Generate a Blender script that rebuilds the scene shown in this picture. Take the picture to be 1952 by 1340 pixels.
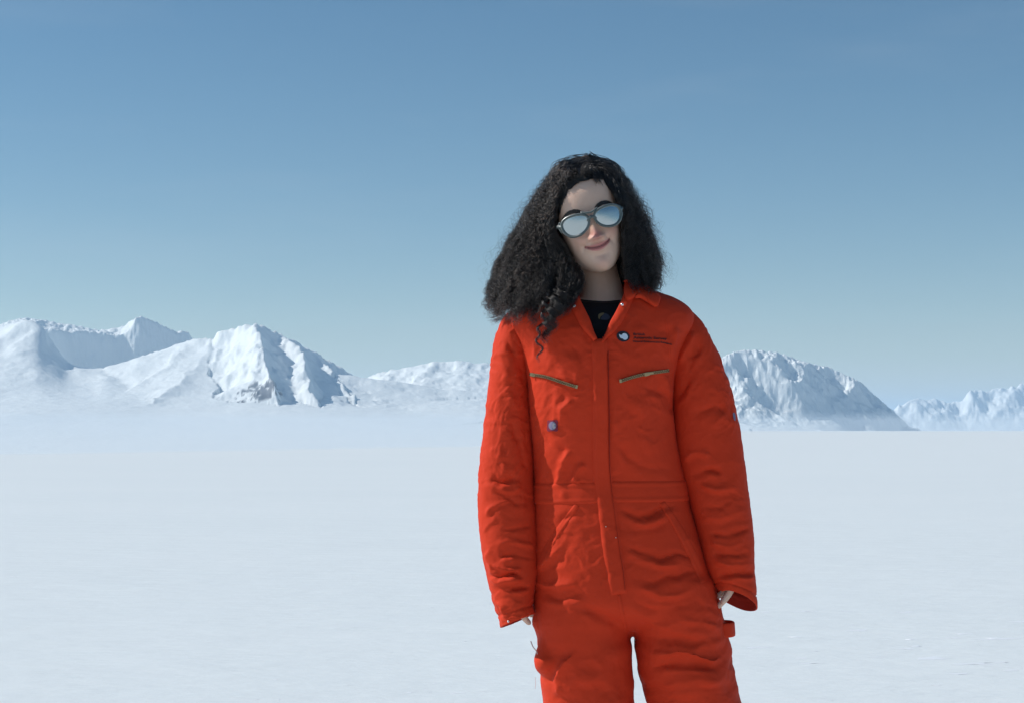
import bpy, bmesh, math, random
import numpy as np
from mathutils import Vector, Matrix
from mathutils.bvhtree import BVHTree

random.seed(7)
RNG = np.random.default_rng(7)
for o in list(bpy.data.objects):
    bpy.data.objects.remove(o)
SC = bpy.context.scene
COL = SC.collection
R = math.radians

# ------------------------------------------------------------------ camera
CAM_D, CAM_Z, F_PX = 3.5, 1.1, 3150.0
cam_data = bpy.data.cameras.new('camera')
cam = bpy.data.objects.new('camera', cam_data)
COL.objects.link(cam)
cam.location = (0, -CAM_D, CAM_Z)
cam.rotation_euler = (R(90), 0, 0)
cam_data.sensor_width = 36
cam_data.lens = F_PX / 1952 * 36
cam_data.shift_y = 150 / 1952
cam_data.clip_start = 0.1
cam_data.clip_end = 90000
SC.camera = cam

# ------------------------------------------------------------------ light
SUN_EL, SUN_AZ = 40.0, -83.0          # azimuth measured from +Y towards +X
sd = Vector((math.sin(R(SUN_AZ)) * math.cos(R(SUN_EL)), math.cos(R(SUN_AZ)) * math.cos(R(SUN_EL)), math.sin(R(SUN_EL))))
sun_data = bpy.data.lights.new('sun', 'SUN')
sun_data.energy = 4.1
sun_data.angle = R(0.53)
sun_data.color = (1.0, 0.965, 0.91)
sun = bpy.data.objects.new('sun', sun_data)
COL.objects.link(sun)
sun.rotation_euler = sd.to_track_quat('Z', 'Y').to_euler()
sun.location = (-20, 6, 20)

world = bpy.data.worlds.new('World')
SC.world = world
world.use_nodes = True
wn, wl = world.node_tree.nodes, world.node_tree.links
wn.clear()
sky = wn.new('ShaderNodeTexSky')
sky.sky_type = 'NISHITA'
sky.sun_disc = False
sky.sun_elevation = R(SUN_EL)
sky.sun_rotation = R(SUN_AZ)
sky.altitude = 300
sky.air_density = 1.0
sky.dust_density = 0.0
sky.ozone_density = 2.2
bg = wn.new('ShaderNodeBackground')
bg.inputs['Strength'].default_value = 0.076
wo = wn.new('ShaderNodeOutputWorld')
hs = wn.new('ShaderNodeHueSaturation')
hs.inputs['Saturation'].default_value = 1.22
hs.inputs['Hue'].default_value = 0.492
wl.new(sky.outputs['Color'], hs.inputs['Color'])
# faint streaks of ice cloud
w_tc = wn.new('ShaderNodeTexCoord')
w_mp = wn.new('ShaderNodeMapping')
w_mp.inputs['Scale'].default_value = (2.2, 2.2, 13.0)
w_no = wn.new('ShaderNodeTexNoise')
w_no.inputs['Scale'].default_value = 1.6
w_no.inputs['Detail'].default_value = 6
w_no.inputs['Roughness'].default_value = .55
w_cr = wn.new('ShaderNodeMapRange')
w_cr.inputs['From Min'].default_value = .52
w_cr.inputs['From Max'].default_value = .78
w_cr.inputs['To Max'].default_value = .10
w_mx = wn.new('ShaderNodeMix')
w_mx.data_type = 'RGBA'
w_mx.inputs['B'].default_value = (6.6, 7.2, 8.0, 1)
wl.new(w_tc.outputs['Generated'], w_mp.inputs['Vector'])
wl.new(w_mp.outputs['Vector'], w_no.inputs['Vector'])
wl.new(w_no.outputs['Fac'], w_cr.inputs['Value'])
wl.new(w_cr.outputs['Result'], w_mx.inputs['Factor'])
wl.new(hs.outputs['Color'], w_mx.inputs['A'])
wl.new(w_mx.outputs['Result'], bg.inputs['Color'])
wl.new(bg.outputs[0], wo.inputs['Surface'])

vs = SC.view_settings
vs.view_transform = 'Standard'
vs.look = 'None'
vs.exposure = 0.05
vs.gamma = 1.0
vs.use_curve_mapping = False
SC.render.engine = 'CYCLES'
SC.cycles.use_denoising = True
SC.cycles.max_bounces = 10
SC.cycles.diffuse_bounces = 4
SC.cycles.volume_bounces = 2
SC.cycles.transparent_max_bounces = 12
SC.cycles.sample_clamp_indirect = 6

# ------------------------------------------------------------------ helpers
def W(px, py, Y=0.0):
    """metres for a point of the photograph lying Y metres behind the person's mid plane"""
    d = CAM_D + Y
    return np.array([(px - 976) * d / F_PX, Y, CAM_Z - (py - 820) * d / F_PX])

def tag(o, label=None, category=None, group=None, kind=None):
    if label: o['label'] = label
    if category: o['category'] = category
    if group: o['group'] = group
    if kind: o['kind'] = kind
    return o

def mesh_obj(name, V, F, mats, parent=None, smooth=True, mat_idx=None):
    me = bpy.data.meshes.new(name)
    me.from_pydata([tuple(map(float, v)) for v in V], [], [tuple(int(i) for i in f) for f in F])
    me.validate()
    for m in (mats if isinstance(mats, (list, tuple)) else [mats]):
        me.materials.append(m)
    if mat_idx is not None:
        me.polygons.foreach_set('material_index', np.asarray(mat_idx, dtype=np.int32))
    if smooth:
        me.polygons.foreach_set('use_smooth', np.ones(len(me.polygons), dtype=bool))
    me.update()
    o = bpy.data.objects.new(name, me)
    COL.objects.link(o)
    if parent is not None:
        o.parent = parent
    return o

def grid_faces(nu, nv, wrap_u=False):
    """vertex index = v*nu+u"""
    mu = nu if wrap_u else nu - 1
    u, v = np.meshgrid(np.arange(mu), np.arange(nv - 1))
    u, v = u.ravel(), v.ravel()
    u2 = (u + 1) % nu
    return np.stack([v * nu + u, v * nu + u2, (v + 1) * nu + u2, (v + 1) * nu + u], 1)

def _hash(ix, iy, iz, seed):
    h = (ix * 374761393 + iy * 668265263 + iz * 2147483647 + seed * 974634777) & 0xFFFFFFFF
    h = ((h ^ (h >> 13)) * 1274126177) & 0xFFFFFFFF
    h = ((h ^ (h >> 16)) * 2246822519) & 0xFFFFFFFF
    return ((h ^ (h >> 15)) & 0xFFFFFF) / float(0xFFFFFF) * 2 - 1

def noise(P, seed=0):
    P = np.asarray(P, dtype=float)
    i = np.floor(P).astype(np.int64)
    f = P - i
    f = f * f * f * (f * (f * 6 - 15) + 10)
    out = 0
    for dx in (0, 1):
        wx = f[:, 0] if dx else 1 - f[:, 0]
        for dy in (0, 1):
            wy = f[:, 1] if dy else 1 - f[:, 1]
            for dz in (0, 1):
                wz = f[:, 2] if dz else 1 - f[:, 2]
                out = out + wx * wy * wz * _hash(i[:, 0] + dx, i[:, 1] + dy, i[:, 2] + dz, seed)
    return out

def fbm(P, octv=4, seed=0, gain=0.5, lac=2.03):
    P = np.asarray(P, dtype=float)
    a, s, t = 1.0, 0, 0
    for k in range(octv):
        s = s + a * noise(P, seed + k * 17)
        t += a
        a *= gain
        P = P * lac + 11.3
    return s / t

def smooth(a, b, x):
    t = np.clip((x - a) / (b - a), 0, 1)
    return t * t * (3 - 2 * t)

def resample(pts, n, ts=None):
    """smooth (Catmull-Rom) resampling of a polyline by arc fraction"""
    pts = np.asarray(pts, dtype=float)
    P = np.vstack([2 * pts[0] - pts[1], pts, 2 * pts[-1] - pts[-2]])
    dense = []
    for i in range(1, len(P) - 2):
        t = np.linspace(0, 1, 16, endpoint=False)[:, None]
        a, b, c, d = P[i - 1], P[i], P[i + 1], P[i + 2]
        dense.append(0.5 * (2 * b + (c - a) * t + (2 * a - 5 * b + 4 * c - d) * t ** 2 + (3 * b - a - 3 * c + d) * t ** 3))
    dense.append(P[-2][None])
    D = np.vstack(dense)
    s = np.r_[0, np.cumsum(np.linalg.norm(np.diff(D, axis=0), axis=1))]
    s /= s[-1]
    t = np.linspace(0, 1, n) if ts is None else np.asarray(ts)
    return np.stack([np.interp(t, s, D[:, k]) for k in range(D.shape[1])], -1)

def new_mat(name, color=(.5, .5, .5), rough=.6, metal=0.0, spec=.5):
    m = bpy.data.materials.new(name)
    m.use_nodes = True
    b = m.node_tree.nodes['Principled BSDF']
    b.inputs['Base Color'].default_value = (*color, 1)
    b.inputs['Roughness'].default_value = rough
    b.inputs['Metallic'].default_value = metal
    b.inputs['Specular IOR Level'].default_value = spec
    return m, m.node_tree.nodes, m.node_tree.links, b

# ------------------------------------------------------------------ materials of the place
def snow_material(name, near):
    m, n, l, b = new_mat(name, (.80, .87, .93), .55, 0, .25)
    tc = n.new('ShaderNodeTexCoord')
    no = n.new('ShaderNodeTexNoise')
    no.inputs['Scale'].default_value = 0.35 if near else .004
    no.inputs['Detail'].default_value = 5
    mp = n.new('ShaderNodeMapping')
    mp.inputs['Scale'].default_value = (.25, 1.0, 1.0) if near else (1, 1, 1)
    l.new(tc.outputs['Object'], mp.inputs['Vector'])
    l.new(mp.outputs['Vector'], no.inputs['Vector'])
    cr = n.new('ShaderNodeMix')
    cr.data_type = 'RGBA'
    l.new(no.outputs['Fac'], cr.inputs['Factor'])
    cr.inputs['A'].default_value = (.755, .80, .80, 1)
    cr.inputs['B'].default_value = (.805, .84, .835, 1)
    l.new(cr.outputs['Result'], b.inputs['Base Color'])
    if near:
        mp2 = n.new('ShaderNodeMapping')
        mp2.inputs['Scale'].default_value = (.35, 1.0, 1.0)
        mp2.inputs['Rotation'].default_value = (0, 0, R(8))
        l.new(tc.outputs['Object'], mp2.inputs['Vector'])
        n2 = n.new('ShaderNodeTexNoise')
        n2.inputs['Scale'].default_value = 3.2
        n2.inputs['Detail'].default_value = 9
        n2.inputs['Roughness'].default_value = .62
        l.new(mp2.outputs['Vector'], n2.inputs['Vector'])
        bp = n.new('ShaderNodeBump')
        bp.inputs['Strength'].default_value = .6
        bp.inputs['Distance'].default_value = .05
        l.new(n2.outputs['Fac'], bp.inputs['Height'])
        l.new(bp.outputs['Normal'], b.inputs['Normal'])
    else:
        # exposed rock, marked per vertex
        at = n.new('ShaderNodeAttribute')
        at.attribute_name = 'rock'
        rk = n.new('ShaderNodeTexNoise')
        rk.inputs['Scale'].default_value = .02
        rk.inputs['Detail'].default_value = 8
        l.new(tc.outputs['Object'], rk.inputs['Vector'])
        rc = n.new('ShaderNodeMix')
        rc.data_type = 'RGBA'
        l.new(rk.outputs['Fac'], rc.inputs['Factor'])
        rc.inputs['A'].default_value = (.055, .062, .08, 1)
        rc.inputs['B'].default_value = (.17, .19, .225, 1)
        mx = n.new('ShaderNodeMix')
        mx.data_type = 'RGBA'
        l.new(at.outputs['Fac'], mx.inputs['Factor'])
        l.new(cr.outputs['Result'], mx.inputs['A'])
        l.new(rc.outputs['Result'], mx.inputs['B'])
        l.new(mx.outputs['Result'], b.inputs['Base Color'])
        n2 = n.new('ShaderNodeTexNoise')
        n2.inputs['Scale'].default_value = .035
        n2.inputs['Detail'].default_value = 7
        n2.inputs['Roughness'].default_value = .6
        l.new(tc.outputs['Object'], n2.inputs['Vector'])
        bp = n.new('ShaderNodeBump')
        bp.inputs['Strength'].default_value = .5
        bp.inputs['Distance'].default_value = 6
        l.new(n2.outputs['Fac'], bp.inputs['Height'])
        l.new(bp.outputs['Normal'], b.inputs['Normal'])
    return m
M_SNOW = snow_material('snow_near', True)
M_FAR = snow_material('snow_far', False)

# ------------------------------------------------------------------ snow field (one sheet out to the horizon, all round)
def trough(px):
    return (1 - smooth(960, 1330, px)) * smooth(-2600, -1200, px)

def build_ground():
    az = np.unique(np.concatenate([np.linspace(-180, -24, 60), np.linspace(-24, 24, 330), np.linspace(24, 180, 60)]))[:-1]
    d = np.concatenate([[0.0], np.geomspace(.6, 5, 12)[:-1], np.geomspace(5, 60, 190)[:-1], np.geomspace(60, 400, 60)[:-1], np.geomspace(400, 60000, 60)])
    A, D = np.meshgrid(np.radians(az), d)
    X, Y = np.sin(A) * D, np.cos(A) * D
    px = 976 + F_PX * np.tan(np.clip(A, -1.2, 1.2))
    front = np.cos(A) > .3
    # the near snow ends at a gentle rise on the left, the ground beyond sinks into a broad trough
    wl_ = np.where(front, trough(px), 0)
    yl = np.interp(px, [-3000, 0, 930, 1400], [872, 865, 850, 846]) - 820
    Yd = np.maximum(Y, 1e-3)
    dc = 1.1 * F_PX / yl
    sight = CAM_Z - (yl + 1.6) * Yd / F_PX
    Zl = np.where(Yd < dc, 0, np.maximum(sight, -43))
    Z = Zl * wl_
    # low swells and wind-packed relief
    P = np.stack([X.ravel(), Y.ravel(), np.zeros(X.size)], 1)
    amp = smooth(2, 12, D) * (1 - smooth(70, 500, D)) + .0
    Z = Z + (fbm(P * [.035, .09, 1], 3, 5).reshape(X.shape) * .05 + fbm(P * [.5, 1.7, 1], 3, 9).reshape(X.shape) * .006) * amp
    V = np.stack([X.ravel(), Y.ravel() - CAM_D, Z.ravel()], 1)
    F = grid_faces(len(az), len(d), True)
    o = mesh_obj('snow_field', V, F, M_SNOW)
    tag(o, 'flat wind-packed white snow reaching to the mountains', kind='structure')
    return o
build_ground()

# ------------------------------------------------------------------ mountains: ridge lines with flanks falling away on both sides
def FW(px, py, d):
    return np.array([(px - 976) * d / F_PX, d - CAM_D, CAM_Z - (py - 820) * d / F_PX])

def mountain(name, label, ridges, px0, px1, d0, d1, nu, nv, base=-5, amp=18, freq=1 / 260., seed=0, rock=None, extra=None, fine=1.0, env=None):
    """ridges: list of (points[(px,py,d)], slope on the near/right side, slope on the far/left side, power, roughness)"""
    u = np.linspace(px0, px1, nu)
    dd = np.linspace(d0, d1, nv)
    U, D = np.meshgrid(u, dd)
    X = (U - 976) * D / F_PX
    Y = D
    P = np.stack([X.ravel(), Y.ravel(), np.zeros(X.size)], 1)
    wx = fbm(P * freq * 1.3, 4, seed + 3) * 55
    wy = fbm(P * freq * 1.3, 4, seed + 8) * 55
    Q = P[:, :2] + np.stack([wx, wy], 1) * .6
    wt = trough(U.ravel())
    base = (base * (1 - wt) + wt * (-50 + 66 * smooth(3000, 5900, D.ravel())))
    best = base.copy()
    rough = np.zeros(len(P))
    kk = 8.0
    for pts, kn, kf, pw, _r in ridges:
        pw3 = np.array([FW(*p) for p in resample(pts, 22)])
        pw3[:, 1] += CAM_D
        A_, B_ = pw3[:-1], pw3[1:]
        bd = np.full(len(P), 1e9)
        bz = np.zeros(len(P))
        side = np.zeros(len(P))
        for a, b in zip(A_, B_):
            ab = b[:2] - a[:2]
            L2 = ab @ ab + 1e-9
            t = np.clip(((Q - a[:2]) @ ab) / L2, 0, 1)
            c = a[:2] + t[:, None] * ab
            dv = Q - c
            dist = np.hypot(dv[:, 0], dv[:, 1])
            m = dist < bd
            bd = np.where(m, dist, bd)
            bz = np.where(m, a[2] + t * (b[2] - a[2]), bz)
            side = np.where(m, (ab[0] * dv[:, 1] - ab[1] * dv[:, 0]) / (np.sqrt(L2) * np.maximum(dist, 1e-6)), side)
        k = kn + (kf - kn) * smooth(-.8, .8, side)
        H = np.maximum(bz - base, 1)
        z = base + H * np.exp(-k * bd / H) if pw == 'exp' else bz - k * bd
        rough = np.where(z > best, _r * np.exp(-bd / 420.), rough)
        # smooth maximum
        h = np.clip(.5 + .5 * (best - z) / kk, 0, 1)
        best = z * (1 - h) + best * h + kk * h * (1 - h)
    up = smooth(0, 90, best - base)
    rid = 1 - np.abs(fbm(P * freq, 5, seed + 21, .55)) * 2
    rid2 = 1 - np.abs(fbm(P * freq * 4, 4, seed + 31, .55)) * 2
    rough = .10 + .90 * rough
    best = best + (fbm(P * [1 / 900., 1 / 1500., 1], 2, seed + 50)) * 22 * smooth(0, 60, best - base) * (1 - rough) * wt
    z = best + up * rough * amp * (rid - .75) + up * rough * amp * .3 * (rid2 - .7) * fine
    ed = smooth(d0, d0 + 1100, D.ravel()) * smooth(px1, px1 - 12, U.ravel())
    z = base - 2 * (1 - ed) + (z - base) * ed
    V = np.stack([P[:, 0], P[:, 1] - CAM_D, z], 1)
    if env is not None:
        # keep the skyline of the ridge as seen from the plain
        Zg = z.reshape(U.shape)
        pyv = 820 - (Zg - CAM_Z) * F_PX / D
        top = pyv.min(0)
        e = np.array(env, dtype=float)
        jag = fbm(np.stack([u * .05, u * 0, u * 0], 1), 4, seed + 77) * 3.2
        want = np.interp(u, e[:, 0], e[:, 1]) + jag
        fac = (820 - want) / np.maximum(820 - top, 3)
        fac = np.clip(fac, .3, 2.2)
        kern = np.hanning(23)[1:-1]
        kern /= kern.sum()
        fac = np.convolve(np.pad(fac, 10, 'edge'), kern, 'valid')
        wz = smooth(.15, .85, Zg / np.maximum(Zg.max(0), 5)[None, :])
        Zg = np.where(Zg > 0, Zg * (1 + (fac[None, :] - 1) * wz), Zg)
        z = Zg.ravel()
        V[:, 2] = z
    F = grid_faces(nu, nv)
    o = mesh_obj(name, V, F, M_FAR)
    tag(o, label, kind='structure')
    at = o.data.attributes.new('rock', 'FLOAT', 'POINT')
    rv = np.zeros(len(V))
    if rock is not None:
        Zg = z.reshape(U.shape)
        gy = np.gradient(Zg, axis=0) / np.gradient(D, axis=0)
        gx = np.gradient(Zg, axis=1) / np.gradient(X, axis=1)
        py = 820 - (Zg - CAM_Z) * F_PX / D
        rv = rock(U.ravel(), py.ravel(), P, np.hypot(gx, gy).ravel())
    at.data.foreach_set('value', rv.astype(np.float32))
    return o

def rock_main(px, py, P, sl):
    n1 = fbm(np.stack([P[:, 0] / 26. + P[:, 1] / 90., P[:, 1] / 60., P[:, 2]], 1), 5, 61, .62)
    m = np.exp(-((px - 462) / 58) ** 2 - ((py - (776 - (px - 400) * .24)) / 17) ** 2) + np.exp(-((px - 505) / 24) ** 2 - ((py - 752) / 26) ** 2)
    m += .6 * np.exp(-((px - 680) / 14) ** 2 - ((py - 795) / 14) ** 2) + .35 * np.exp(-((px - 660) / 16) ** 2 - ((py - 765) / 12) ** 2)
    return smooth(.40, .54, m * .62 + n1 * 1.9) * smooth(.12, .40, m) * smooth(.30, .55, sl)

crest = [(-700, 700, 6400), (-350, 640, 6300), (-120, 650, 6250), (0, 626, 6200), (50, 609, 6150), (78, 618, 6120)]
dome_spur = [(78, 616, 6120), (108, 662, 5990), (140, 700, 5860), (200, 735, 5700)]
mid_l = [(120, 712, 6150), (182, 704, 6150), (260, 682, 6150), (330, 660, 6100), (368, 645, 6080), (396, 648, 6060)]
mid = [(396, 648, 6060), (402, 645, 6050), (420, 629, 6040), (460, 622, 6020), (490, 617, 6000)]
right_arm = [(490, 617, 6000), (530, 634, 6060), (575, 658, 6130), (625, 682, 6230), (660, 706, 6320), (690, 722, 6400)]
low = [(660, 728, 6500), (700, 718, 6500), (740, 706, 6480), (765, 702, 6470), (800, 695, 6470), (830, 690, 6460), (875, 687, 6450), (930, 693, 6450), (1010, 700, 6450), (1120, 700, 6400), (1240, 706, 6300), (1330, 730, 6200)]
spur = [(490, 618, 6000), (500, 648, 5850), (514, 690, 5650)]
spur_low = [(514, 692, 5650), (520, 733, 5420), (530, 775, 5300), (550, 803, 5200)]
cliff = [(395, 778, 5360), (430, 768, 5350), (470, 760, 5380), (512, 730, 5440)]
spur2 = [(540, 642, 6090), (572, 680, 5860), (592, 722, 5640), (610, 765, 5420), (640, 806, 5280)]
spur3 = [(610, 676, 6210), (640, 715, 5950), (668, 752, 5720), (688, 790, 5520), (700, 806, 5450)]
shoulder = [(400, 648, 6050), (378, 690, 5800), (350, 740, 5500), (300, 790, 5200)]
lowspur = [(740, 706, 6480), (720, 740, 6200), (740, 780, 5900), (790, 812, 5600)]
apron = [(396, 655, 6050), (360, 710, 5750), (300, 760, 5350), (180, 806, 4800)]
env1 = [(-700, 700), (-350, 645), (-120, 650), (0, 626), (25, 617), (50, 609), (75, 613), (90, 640), (108, 662), (128, 690), (150, 700), (182, 704), (220, 694), (260, 682), (300, 670), (330, 658), (368, 645), (402, 645), (416, 632), (440, 628), (460, 622), (475, 619), (490, 617), (505, 624), (530, 636), (545, 641), (560, 651), (590, 664), (610, 676), (640, 695), (660, 707), (690, 722), (700, 719), (740, 706), (750, 704), (765, 702), (800, 695), (826, 690), (832, 687), (840, 691), (875, 687), (900, 690), (930, 693), (1120, 700), (1240, 708), (1330, 735), (1380, 760), (1420, 800)]
mountain('mountain', 'broad snow-covered massif with a pointed peak above grey rocks, left of the person',
         [(crest, .6, .9, 'exp', .15), (dome_spur, .5, 1.0, 'exp', .3), (mid_l, .62, .9, 'exp', .22), (mid, 1.2, .9, 'exp', .8), (right_arm, 1.1, 1.0, 'exp', 1), (low, .5, .8, 'exp', .6),
          (spur, .75, 1.1, 'exp', .9), (spur_low, .75, 2.6, 'exp', .5), (cliff, 2.2, .9, 'exp', 1), (spur2, .6, 2.2, 'exp', .9), (spur3, .5, 2.0, 'exp', .8), (apron, .22, .3, 'exp', .1)],
         -700, 1440, 2950, 6900, 1000, 330, base=-4, amp=30, freq=1 / 200., seed=4, rock=rock_main, env=env1)

back = [(-60, 640, 6900), (20, 612, 6950), (50, 605, 7000), (90, 612, 7060), (140, 621, 7130), (200, 628, 7210), (235, 624, 7260), (265, 602, 7310), (285, 606, 7340), (310, 622, 7380), (345, 634, 7440), (362, 642, 7470), (400, 670, 7520), (450, 700, 7600)]
env2 = [(-60, 640), (20, 612), (50, 605), (90, 612), (140, 621), (175, 627), (200, 628), (225, 627), (240, 620), (255, 607), (265, 602), (275, 604), (285, 608), (310, 622), (335, 634), (348, 632), (360, 634), (366, 646), (400, 670), (450, 700)]
mountain('mountain', 'blue shaded rocky ridge with a small bright summit, behind the left snow slope', [(back, 1.9, .5, 'lin', .8)], -60, 450, 6500, 7700, 420, 200, base=-40, amp=34, freq=1 / 150., seed=14, env=env2)

rm = [(1180, 722, 5500), (1260, 700, 5560), (1330, 688, 5620), (1375, 681, 5660), (1400, 674, 5690), (1460, 668, 5750), (1500, 679, 5800), (1560, 697, 5870), (1600, 708, 5920), (1650, 735, 5990), (1690, 775, 6040), (1745, 823, 6110)]
rs1 = [(1400, 680, 5690), (1420, 720, 5560), (1480, 770, 5480), (1560, 815, 5420)]
rs2 = [(1300, 720, 5560), (1370, 760, 5350), (1440, 800, 5250), (1490, 826, 5200)]
env3 = [(1180, 722), (1330, 692), (1375, 682), (1390, 675), (1420, 668), (1445, 667), (1465, 670), (1480, 673), (1500, 680), (1530, 688), (1560, 696), (1575, 699), (1600, 708), (1625, 718), (1650, 735), (1665, 750), (1680, 764), (1690, 774), (1710, 790), (1730, 808), (1746, 824), (1760, 830)]
mountain('mountain', 'rounded blue-shaded snow mountain falling to the plain, right of the person', [(rm, .95, .9, 'lin', 1), (rs1, .5, .6, 'exp', .8), (rs2, .4, .5, 'exp', .5)],
         1180, 1760, 4700, 6300, 620, 300, base=-6, amp=46, freq=1 / 240., seed=24, env=env3)

fr = [(1500, 800, 14500), (1640, 790, 14700), (1700, 777, 14800), (1740, 760, 14900), (1790, 757, 15000), (1830, 765, 15050), (1855, 745, 15100), (1900, 740, 15200), (1952, 733, 15300), (2050, 715, 15500), (2200, 735, 15700), (2500, 790, 16000)]
env4 = [(1500, 805), (1640, 793), (1700, 777), (1725, 770), (1740, 761), (1752, 758), (1765, 764), (1785, 757), (1800, 766), (1815, 762), (1828, 770), (1845, 748), (1862, 742), (1880, 748), (1900, 740), (1920, 742), (1935, 735), (1952, 733), (2050, 715), (2200, 735), (2500, 792)]
mountain('mountain', 'low pale range of jagged snow peaks at the far right edge of the plain', [(fr, .75, .6, 'lin', 1)], 1500, 2500, 12800, 16500, 620, 220, base=-20, amp=110, freq=1 / 520., seed=34, env=env4)

# ------------------------------------------------------------------ air
def build_haze():
    m = bpy.data.materials.new('haze_air')
    m.use_nodes = True
    n, l = m.node_tree.nodes, m.node_tree.links
    n.clear()
    out = n.new('ShaderNodeOutputMaterial')
    pv = n.new('ShaderNodeVolumePrincipled')
    pv.inputs['Color'].default_value = (.60, .80, 1.0, 1)
    pv.inputs['Density'].default_value = 5.0e-5
    pv.inputs['Anisotropy'].default_value = 0.2
    l.new(pv.outputs[0], out.inputs['Volume'])
    x, y0, y1, z0, z1 = 26000, -26000, 62000, -75, 640
    V = [(-x, y0, z0), (x, y0, z0), (x, y1, z0), (-x, y1, z0), (-x, y0, z1), (x, y0, z1), (x, y1, z1), (-x, y1, z1)]
    F = [(0, 3, 2, 1), (4, 5, 6, 7), (0, 1, 5, 4), (1, 2, 6, 5), (2, 3, 7, 6), (3, 0, 4, 7)]
    o = mesh_obj('haze', V, F, m, smooth=False)
    tag(o, 'thin cold haze over the whole snow plain', kind='stuff')
build_haze()

def build_mist():
    m = bpy.data.materials.new('mist_air')
    m.use_nodes = True
    n, l = m.node_tree.nodes, m.node_tree.links
    n.clear()
    out = n.new('ShaderNodeOutputMaterial')
    pv = n.new('ShaderNodeVolumePrincipled')
    pv.inputs['Color'].default_value = (.84, .92, .98, 1)
    pv.inputs['Density'].default_value = 1.9e-4
    l.new(pv.outputs[0], out.inputs['Volume'])
    x, y0, y1, z0, z1 = 9000, 3100, 6900, -72, 38
    V = [(-x, y0, z0), (x, y0, z0), (x, y1, z0), (-x, y1, z0), (-x, y0, z1), (x, y0, z1), (x, y1, z1), (-x, y1, z1)]
    F = [(0, 3, 2, 1), (4, 5, 6, 7), (0, 1, 5, 4), (1, 2, 6, 5), (2, 3, 7, 6), (3, 0, 4, 7)]
    o = mesh_obj('mist', V, F, m, smooth=False)
    tag(o, 'low bank of blown snow mist along the foot of the mountains', kind='stuff')
build_mist()
# ================================================================== the person
SU = 1 / 900.0                                   # metres per photograph pixel at the person's mid plane

def ring(c, ex, ey, n=48, p=2.2):
    th = np.linspace(0, 2 * np.pi, n, endpoint=False)
    cs, sn = np.cos(th), np.sin(th)
    f = 2.0 / p
    return c + np.sign(cs)[:, None] * (np.abs(cs) ** f)[:, None] * ex + np.sign(sn)[:, None] * (np.abs(sn) ** f)[:, None] * ey

def loft(rings, cap=True):
    rings = [np.asarray(r) for r in rings]
    n = len(rings[0])
    V = np.vstack(rings)
    F = [tuple(f) for f in grid_faces(n, len(rings), True)]
    if cap:
        c0, c1 = len(V), len(V) + 1
        V = np.vstack([V, rings[0].mean(0), rings[-1].mean(0)])
        b = (len(rings) - 1) * n
        F += [(c0, (i + 1) % n, i) for i in range(n)] + [(c1, b + i, b + (i + 1) % n) for i in range(n)]
    return V, F

def tube(pts, rad, n=14, sub=None, flat=1.0, up=(0, -1, 0), cap=True):
    """rounded tube along pts; rad is one radius per point; flat squeezes it along up"""
    pts = np.asarray(pts, float)
    rad = np.asarray(rad, float) if np.ndim(rad) else np.full(len(pts), float(rad))
    if sub:
        pr = resample(np.c_[pts, rad], sub)
        pts, rad = pr[:, :3], pr[:, 3]
    T = np.gradient(pts, axis=0)
    T /= np.linalg.norm(T, axis=1)[:, None] + 1e-12
    up = np.asarray(up, float)
    rs = []
    if cap:
        ext = []
        for a in (75, 50, 25):
            ext.append((pts[0] - T[0] * rad[0] * math.sin(R(a)), rad[0] * math.cos(R(a)), T[0]))
        mid = [(pts[i], rad[i], T[i]) for i in range(len(pts))]
        end = [(pts[-1] + T[-1] * rad[-1] * math.sin(R(a)), rad[-1] * math.cos(R(a)), T[-1]) for a in (25, 50, 75)]
        seq = ext + mid + end
    else:
        seq = [(pts[i], rad[i], T[i]) for i in range(len(pts))]
    for c, r, t in seq:
        a = np.cross(t, up)
        if np.linalg.norm(a) < 1e-3:
            a = np.cross(t, (1, 0, 0))
        a /= np.linalg.norm(a)
        b = np.cross(a, t)
        rs.append(ring(c, a * r, b * r * flat, n, 2.0))
    return loft(rs, cap)

def join(parts):
    V, F, k = [], [], 0
    for v, f in parts:
        V.append(v)
        F += [tuple(i + k for i in q) for q in f]
        k += len(v)
    return np.vstack(V), F

def remeshed(V, F, voxel, smooth_it=0):
    """one continuous surface out of overlapping closed shapes"""
    me = bpy.data.meshes.new('tmp')
    me.from_pydata([tuple(v) for v in V], [], F)
    o = bpy.data.objects.new('tmp', me)
    COL.objects.link(o)
    m = o.modifiers.new('r', 'REMESH')
    m.mode = 'VOXEL'
    m.voxel_size = voxel
    if smooth_it:
        s = o.modifiers.new('s', 'SMOOTH')
        s.factor = .5
        s.iterations = smooth_it
    dg = bpy.context.evaluated_depsgraph_get()
    ev = o.evaluated_get(dg).to_mesh()
    n = len(ev.vertices)
    co = np.empty(n * 3)
    ev.vertices.foreach_get('co', co)
    nl = len(ev.loops)
    lv = np.empty(nl, dtype=np.int32)
    ev.loops.foreach_get('vertex_index', lv)
    ls = np.empty(len(ev.polygons), dtype=np.int32)
    lt = np.empty(len(ev.polygons), dtype=np.int32)
    ev.polygons.foreach_get('loop_start', ls)
    ev.polygons.foreach_get('loop_total', lt)
    assert (lt == 4).all()
    Fq = lv.reshape(-1, 4)
    o.evaluated_get(dg).to_mesh_clear()
    bpy.data.objects.remove(o)
    bpy.data.meshes.remove(me)
    return co.reshape(-1, 3), Fq

def edges_of(F):
    F = np.asarray(F)
    E = np.vstack([np.stack([F[:, i], F[:, (i + 1) % F.shape[1]]], 1) for i in range(F.shape[1])])
    E.sort(1)
    return np.unique(E, axis=0)

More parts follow.
